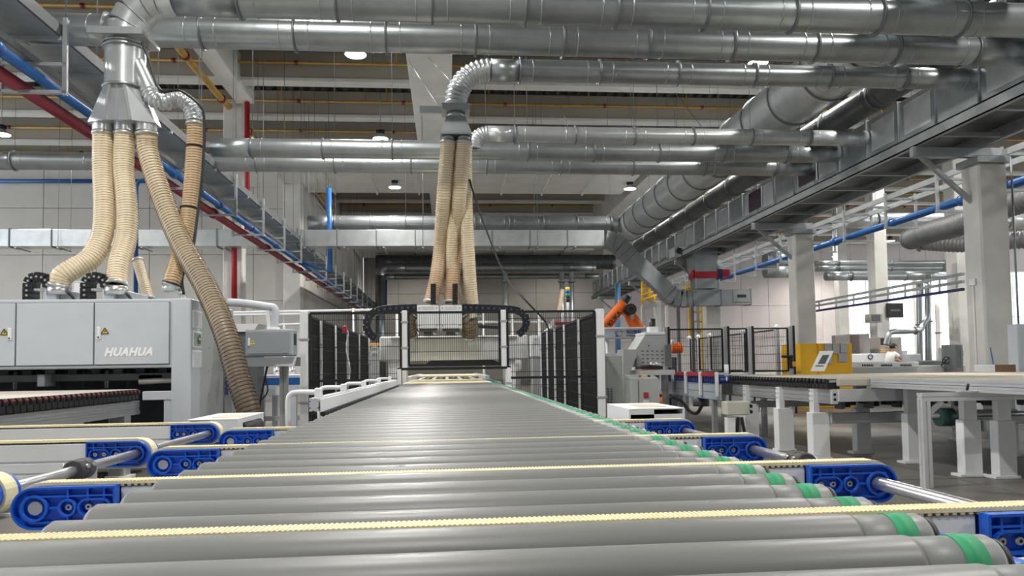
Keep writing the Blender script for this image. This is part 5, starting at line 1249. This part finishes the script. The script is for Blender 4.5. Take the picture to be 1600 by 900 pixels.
for k in range(2): p_ = at(1086, 450 - k * 7, y=31); MB().ring(p_ + Vector((0, .2, 0)), ZV, .45, .40, .05, 18).build('ladder_hoop', YELLOW, t)
for u, yy, m_, lb in ((1060, 27, GREY_D, 'dark steel post hanging below the slanting duct'), (1042, 29, CONC_W, 'thin pale post right of the portal frame'), (1082, 26, GREY_D, 'dark steel post in front of the yellow ladder'), (1091, 33, mat('grey_green_post', (.27, .31, .31), .5), 'grey-green post behind the yellow ladder')):
    p_ = at(u, 478, y=yy); tag(MB().box(p_.x - .055, p_.x + .055, yy, yy + .11, 0, p_.z, .008).build('steel_post', m_), lb, 'post', 'steel posts')
# ------------------------------------------------------------------ fence on the right
t = thing('safety_fence', 'black mesh fence with dark posts behind the blue roller line', 'fence', (6.4, 16.7, 0), 'safety fences')
fxs = [at(u, 540, y=16.7).x for u in (1040, 1133, 1171, 1235)]
for a, b in zip(fxs, fxs[1:]): mesh_panel(t, (a + .07, 16.7, 0), (b - .07, 16.7, 0), 1.0, 2.0, dx=.05)
for x in fxs: post(t, x, 16.7, 0, 2.05, .10, ALU_G, clips=False); MB().box(x + .04, x + .09, 16.64, 16.70, 0, 2.06).build('post_edge', BLACKM, t)
t = thing('safety_fence', 'receding mesh fence with pale posts in the cell behind the blue roller line', 'fence', (7.8, 20, 0), 'safety fences')
fys = [at(u, 540, x=7.85).y for u in (1215, 1163, 1110, 1092, 1078)]
for a, b in zip(fys, fys[1:]): mesh_panel(t, (7.85, a + .06, 0), (7.85, b - .06, 0), 1.0, 1.98, dx=.06)
for b in fys:
    post(t, 7.85, b, 0, 2.0, .09, ALU, clips=False); MB().cyl((7.78, b, 2.0), (7.88, b, 2.06), .07, 10).build('post_lamp', WHITE, t)
t = thing('interlock_switch', 'black gate switch with an orange handle at the column end of the fence', 'switch', at(1236, 566, y=16.5)); p_ = at(1233, 557, y=16.5)
MB().box(p_.x - .15, p_.x + .10, 16.5, 16.6, p_.z - .03, p_.z + .03, .008).build('switch_arm', BLACK, t); MB().box(p_.x + .02, p_.x + .09, 16.48, 16.58, p_.z - .28, p_.z - .03, .01).build('switch_body', BLACK, t); MB().box(p_.x + .06, p_.x + .14, 16.46, 16.5, p_.z - .24, p_.z - .12, .012).build('switch_handle', mat('orange_handle', (.8, .36, .05), .5), t)

# ================================================================== bay with the windows
t = thing('yellow_cabinet', 'large yellow cabinet with grey sheets on its side behind the column', 'cabinet', at(1288, 640, y=18.5))
a, b = at(1250, 537, y=18.5), at(1278, 600, y=18.5)
MB().box(a.x, at(1318, 540, y=18.9).x, 18.5, 19.6, 0, a.z, .01).build('cabinet_body', YELLOW, t)
xx = at(1278, 560, y=18.5).x
MB().box(xx - .006, xx + .006, 18.49, 18.5, .1, a.z - .02).build('door_seam', mat('dark_ochre', (.45, .24, .01), .5), t)
for (u0, v0, u1, v1) in ((1288.5, 536.5, 1300, 553), (1301, 536.5, 1312, 553), (1313, 536.5, 1324, 551), (1289, 554, 1300, 568), (1310, 552, 1324, 565)):
    p_, q_ = at(u0, v0, y=18.48), at(u1, v1, y=18.48); MB().box(p_.x, q_.x, 18.47, 18.495, q_.z, p_.z, .003).build('pinned_sheet', mat('grey_sheet', (.40, .405, .43), .6, 0., .1, 20), t)
CYL = 10.9
t = thing('touch_panel', 'slanted white touch panel standing on the narrow belt conveyor', 'control panel', at(1286, 580, y=CYL))
a0, a1, b0, b1 = at(1299, 549, y=CYL), at(1303, 549.5, y=CYL), at(1270, 580, y=CYL), at(1286, 580, y=CYL)
MB().prism([at(1285, 548.5, y=CYL), at(1303, 548, y=CYL), at(1288, 580, y=CYL), at(1270, 580, y=CYL)], (.03, .14, 0)).build('panel_body', WHITE, t)
MB().prism([at(1285.5, 555, y=CYL - .004), at(1296, 554.5, y=CYL - .004), at(1289, 568.5, y=CYL - .004), at(1278, 568.5, y=CYL - .004)], (0, .006, 0)).build('screen', SCREEN, t)
for k in range(6): p_ = at(1275.5 + k * 2.1, 571.5, y=CYL - .006); MB().box(p_.x - .007, p_.x + .007, CYL - .012, CYL, p_.z - .007, p_.z + .007, .002).build('key_button', BLACK, t)
def cab(label, u0, v0, u1, v1, y, dpt, m, extra=None):
    t = thing('machine_cabinet', label, 'cabinet', at((u0 + u1) / 2, 620, y=y), 'cabinets in the window bay'); a, b = at(u0, v0, y=y), at(u1, v1, y=y)
    MB().box(a.x, b.x, y, y + dpt, 0, a.z, .012).build('cabinet_body', m, t)
    w_ = (b.x - a.x) / 2
    for k in range(2): d = MB().box(a.x + w_ * k + .02, a.x + w_ * (k + 1) - .02, y - .012, y, 1.0, a.z - .04, .004).build('cabinet_door', extra if extra and k == 0 else m, t); MB().box(a.x + w_ * (k + .85), a.x + w_ * (k + .9), y - .02, y - .012, 1.3, 1.45).build('door_handle', GREY_D, d)
    return t
BRG = mat('brown_grey_panel', (.22, .17, .15), .5); BGE = mat('beige_grey_panel', (.42, .40, .37), .5)
cab('brown and beige machine cabinet behind the yellow cabinet', 1327, 522, 1360, 560, 26, 1.0, BGE, BRG)
cab('dark brown cabinet half hidden behind the brown and beige one', 1316, 523, 1326, 560, 27, .8, BRG)
cab('dark framed machine cabinet behind the worker', 1375, 527, 1410, 560, 26, 1.0, BGE, mat('maroon_panel', (.07, .035, .04), .4))
cab('grey cabinet right of the handwheel', 1483, 543, 1493, 575, 20, .5, PALE_D)
cab('dark glass fronted cabinet next to the nearest column', 1493, 538, 1506, 575, 19, .6, GREY_D, SCREEN)
cab('pale blue cabinet at the right edge of the picture', 1589, 506, 1640, 590, 12.5, .25, PALE)
t = thing('panel_saw', 'long white panel saw table with a row of air slots beside the worker', 'machine', at(1400, 620, y=23))
a, b = at(1325, 553, y=23.5), at(1395, 566, y=23.5); MB().box(a.x, b.x, 23.5, 24.2, b.z, a.z, .02).build('saw_beam', WHITE, t)
p_ = at(1360, 557.5, y=23.48); MB().ring((p_.x, 23.48, p_.z), YV, .09, .06, .02, 18).build('logo_ring', LOGO_B, t)
a, b = at(1318, 567, y=19.2), at(1436, 573, y=19.2); MB().box(a.x, b.x, 19.2, 20.15, b.z, a.z, .01).build('table_top', ALU, t)
for k in range(3):
    for j in range(7): q_ = at(1348 + k * 30 + j * 2.6, 570.5, y=19.19); MB().box(q_.x - .012, q_.x + .012, 19.188, 19.2, q_.z - .03, q_.z + .02).build('air_slot', BLACK, t)
a, b = at(1318, 574, y=19.15), at(1434, 581, y=19.15); MB().box(a.x, b.x, 19.15, 20.15, b.z - .1, a.z, .01).build('table_apron', GREY, t)
for u in (1322, 1380, 1432): q_ = at(u, 590, y=19.4); MB().box(q_.x - .1, q_.x + .1, 19.4, 19.6, 0, .85, .01).build('leg', GREY, t)
a = at(1386, 557, y=21.2)
t = thing('beam_saw', 'grey machine bed with a black handwheel in front of the nearest column', 'machine', at(1470, 620, y=19.5))
a, b = at(1432, 571, y=19.5), at(1510, 580, y=19.5); MB().box(a.x, b.x, 19.5, 20.5, b.z - .15, a.z, .02).build('machine_bed', GREY, t)
a2, b2 = at(1436, 563, y=19.8), at(1490, 571, y=19.8); MB().box(a2.x, b2.x, 19.8, 20.4, b2.z, a2.z, .03).build('machine_head', GREY_D, t)
for x in (a.x + .2, b.x - .3): MB().box(x, x + .2, 19.7, 20.3, 0, b.z - .1, .01).build('leg', GREY_D, t)
hc = at(1478, 563, y=19.3); MB().ring(hc, (0, 1, .25), .11, .09, .03, 22).build('handwheel', BLACK, t)
for k in range(3): an = k * 2 * PI / 3 + .5; MB().cyl(hc, hc + Vector((.1 * math.cos(an), 0, .1 * math.sin(an))), .012, 8).build('wheel_spoke', BLACK, t)
MB().cyl(hc, hc + Vector((0, .2, -.14)), .02, 8).build('wheel_stem', BLACK, t)
a, b = at(1422, 553, y=19.9), at(1440, 566, y=19.9); MB().box(a.x, b.x, 19.9, 20.3, b.z - .1, a.z, .02).build('saw_motor', PALE_D, t)
t = thing('monitor', 'small framed monitor on the saw table beside the worker', 'monitor', at(1413, 560, y=21.0)); a, b = at(1409, 548, y=21.6), at(1418, 557, y=21.6)
MB().box(a.x, b.x, 21.6, 21.66, b.z, a.z, .006).build('monitor_frame', GREY, t); MB().box(a.x + .03, b.x - .03, 21.595, 21.6, b.z + .03, a.z - .03).build('monitor_screen', PAPER, t); MB().box((a.x + b.x) / 2 - .02, (a.x + b.x) / 2 + .02, 21.62, 21.66, at(1413, 567, y=21.6).z, b.z).build('monitor_stand', BLACK, t)
t = thing('display_board', 'black display board fixed to the far pale column', 'screen', at(1397, 497, y=31.6)); a, b = at(1385, 474, y=31.6), at(1410, 496, y=31.6)
MB().box(a.x, b.x, 31.5, 31.66, b.z, a.z, .01).build('board_frame', BLACK, t); c_ = at(1398, 485, y=31.5); MB().box(c_.x - .2, c_.x + .25, 31.49, 31.5, c_.z - .04, c_.z + .05).build('board_readout', GREY_D, t)
t = thing('wall_speaker', 'grey box speaker on the far pale column', 'speaker', at(1366, 503, y=31.4)); a, b = at(1356, 491, y=31.4), at(1375, 504, y=31.4)
MB().box(a.x, b.x, 31.2, 31.66, b.z, a.z, .01).build('speaker_body', BGE, t); MB().box(a.x + .03, b.x - .1, 31.19, 31.2, b.z + .04, a.z - .04).build('speaker_grille', GREY_D, t)
for (pts, r_, m_, lb) in (([at(1384, 540, y=25), at(1388, 524, y=25), at(1395, 518.5, y=25), at(1420, 517.5, y=25), at(1437, 515.5, y=25), at(1442, 508, y=25), at(1450, 490, y=25), at(1449, 440, y=25)], .10, GALV, 'bent galvanised pipe swinging over the worker to the column'),
                      ([at(1438, 575, y=27), at(1436, 440, y=27)], .10, GALV, 'upright galvanised pipe left of the pair near the windows'), ([at(1451, 575, y=27), at(1450, 430, y=27)], .12, GALV, 'thicker upright galvanised pipe right of the pair near the windows'), ([at(1467, 570, y=29), at(1464, 470, y=29)], .09, CONC_W, 'pale upright pipe in front of the right window')):
    t = thing('dust_pipe', lb, 'pipe', pts[0]); c_ = spline(pts, 6); MB().tube(c_, r_, 14).build('pipe_run', m_, t); MB().ring(c_[len(c_) // 2], c_[len(c_) // 2 + 1] - c_[len(c_) // 2], r_ + .04, r_ - .01, .05, 16).build('flange_ring', FLANGE, t)
hose('tan flexible hose at the lower end of the bent pipe by the worker', [at(1384, 541, y=25), at(1382.5, 552, y=25), at(1384, 564, y=25)], .17, HOSE2, HOSE2_R, .07)
t = thing('timber_box', 'brown wooden box with a white end at the right behind the outfeed table', 'box', at(1570, 590, y=9.6)); a, b = at(1555, 570, y=12.0), at(1588, 583, y=12.0)
MB().box(a.x, b.x, 12.0, 12.4, b.z - .05, a.z, .006).build('timber_panel', BROWN, t); MB().box(a.x - .09, a.x, 12.0, 12.4, b.z - .05, a.z, .006).build('white_end', WHITE, t); MB().box(a.x, b.x, 12.05, 12.35, 0, b.z - .05, .01).build('trestle', GREY_D, t)
tag(MB().cyl(at(1547.5, 543, y=13.85), (at(1551, 572, y=13.7).x + .1, 13.6, 0), .012, 8).build('blue_handle_rod', mat('blue_handle', (.03, .14, .30), .5)), 'thin dark rod leaning beside the nearest column', 'rod')
# ---- worker
def skin(name, V, E, rad, m, parent, sub=2, root=0):
    me = bpy.data.meshes.new(name); me.from_pydata([tuple(v) for v in V], E, []); o = bpy.data.objects.new(name + '_tmp', me); col.objects.link(o)
    md = o.modifiers.new('skin', 'SKIN'); md.use_smooth_shade = True
    for i, r_ in enumerate(rad):
        sv = me.skin_vertices[0].data[i]; sv.radius = (r_, r_) if not isinstance(r_, tuple) else r_; sv.use_root = (i == root)
    ss = o.modifiers.new('sub', 'SUBSURF'); ss.levels = sub; ss.render_levels = sub
    dg = bpy.context.evaluated_depsgraph_get(); dg.update(); ev = bpy.data.meshes.new_from_object(o.evaluated_get(dg))
    bpy.data.objects.remove(o); ev.materials.clear(); ev.materials.append(m)
    for p_ in ev.polygons: p_.use_smooth = True
    return share(ev, name, parent, WP[parent.name])
wp = at(1391, 640, y=20.6); wp.z = 0
person = thing('person', 'person in a white printed t-shirt leaning over the saw table', 'person', wp)
J = {'pel': (0, 0, .95), 'bel': (.02, -.02, 1.08), 'che': (.07, -.04, 1.30), 'nec': (.12, -.05, 1.45), 'hea': (.15, -.05, 1.52), 'hed': (.17, -.04, 1.61), 'top': (.16, -.03, 1.68),
     'sL': (.10, .12, 1.40), 'eL': (.33, .16, 1.24), 'wL': (.56, .14, 1.12), 'sR': (.08, -.22, 1.39), 'eR': (.30, -.28, 1.20), 'wR': (.54, -.24, 1.10), 'hL': (.63, .13, 1.10), 'hR': (.61, -.23, 1.08),
     'hipL': (0, .10, .90), 'kL': (.02, .11, .48), 'aL': (-.02, .11, .07), 'tL': (.14, .12, .035), 'hipR': (0, -.10, .90), 'kR': (.03, -.11, .48), 'aR': (-.01, -.11, .07), 'tR': (.15, -.12, .035)}
names = list(J); E_ = [('pel', 'bel'), ('bel', 'che'), ('che', 'nec'), ('nec', 'hea'), ('hea', 'hed'), ('hed', 'top'), ('che', 'sL'), ('sL', 'eL'), ('eL', 'wL'), ('wL', 'hL'), ('che', 'sR'), ('sR', 'eR'), ('eR', 'wR'), ('wR', 'hR'), ('pel', 'hipL'), ('hipL', 'kL'), ('kL', 'aL'), ('aL', 'tL'), ('pel', 'hipR'), ('hipR', 'kR'), ('kR', 'aR'), ('aR', 'tR')]
RAD = {'pel': .13, 'bel': .125, 'che': .14, 'nec': .055, 'hea': .065, 'hed': .098, 'top': .07, 'sL': .065, 'eL': .045, 'wL': .032, 'hL': .032, 'sR': .065, 'eR': .045, 'wR': .032, 'hR': .032, 'hipL': .09, 'kL': .06, 'aL': .042, 'tL': .035, 'hipR': .09, 'kR': .06, 'aR': .042, 'tR': .035}
V = [J[n_] for n_ in names]; EE = [(names.index(a), names.index(b)) for a, b in E_]; RL = [RAD[n_] for n_ in names]
for sfx, sg in (('L', 1), ('R', -1)):
    for k in range(5):
        b_ = Vector(J['h' + sfx]); spread = (k - 2) * .020; ln = (.05, .075, .08, .075, .06)[k]
        if k == 0: f1 = b_ + Vector((.01, -sg * .05, -.005)); f2 = b_ + Vector((.045, -sg * .065, -.02))
        else: f1 = b_ + Vector((.045, sg * spread, -.005)); f2 = b_ + Vector((.045 + ln * .8, sg * spread * 1.15, -.03))
        i0 = len(V); V += [tuple(f1), tuple(f2)]; EE += [(names.index('h' + sfx), i0), (i0, i0 + 1)]; RL += [.010, .0085]
skin('body', V, EE, RL, SKIN, person)
def sub_skin(name, sel, grow, m, extra=None):
    ids = [names.index(n_) for n_ in sel]; ed = [(sel.index(a), sel.index(b)) for a, b in E_ if a in sel and b in sel]
    return skin(name, [J[n_] if not extra or n_ not in extra else extra[n_] for n_ in sel], ed, [RAD[n_] * grow + .012 for n_ in sel], m, person)
sh = sub_skin('t_shirt', ['pel', 'bel', 'che', 'sL', 'eL', 'sR', 'eR'], 1.10, SHIRT, {'eL': (.22, .14, 1.32), 'eR': (.19, -.25, 1.30)})
sub_skin('trousers', ['pel', 'hipL', 'kL', 'aL', 'hipR', 'kR', 'aR'], 1.08, TROUSER)
hr_ = MB().tube([Vector(wp) + Vector(q_) for q_ in ((.14, -.04, 1.56), (.145, -.035, 1.62), (.15, -.03, 1.67), (.155, -.03, 1.715))], [.085, .108, .10, .03], 18).build('hair', HAIR, person)
for k in range(3): MB().box(wp.x - .02, wp.x + .13, wp.y - .215, wp.y - .205, 1.20 + k * .06, 1.225 + k * .06, .003).build('shirt_print', mat('faded_red_print', (.55, .28, .26), .8), person)
for sg in (-1, 1): MB().tube([wp + Vector((.255, -.04 + sg * .035, 1.615)), wp + Vector((.268, -.04 + sg * .035, 1.615))], [.012, .006], 10).build('eye', BLACK, person)
MB().prism([wp + Vector(q_) for q_ in ((.25, -.05, 1.60), (.25, -.03, 1.60), (.285, -.04, 1.565))], (0, 0, -.012)).build('nose', SKIN, person)
MB().box(wp.x + .245, wp.x + .258, wp.y - .065, wp.y - .015, 1.535, 1.543, .002).build('mouth', mat('lip', (.35, .13, .11), .5), person)
for sg in (-1, 1): MB().tube([wp + Vector((.16, -.04 + sg * .095, 1.60)), wp + Vector((.16, -.04 + sg * .115, 1.60))], [.03, .022], 10).build('ear', SKIN, person)
for sfx in ('L', 'R'):
    b_ = wp + Vector(J['a' + sfx]); MB().box(b_.x - .05, b_.x + .21, b_.y - .045, b_.y + .045, 0, .075, .02).build('shoe', BLACK, person)
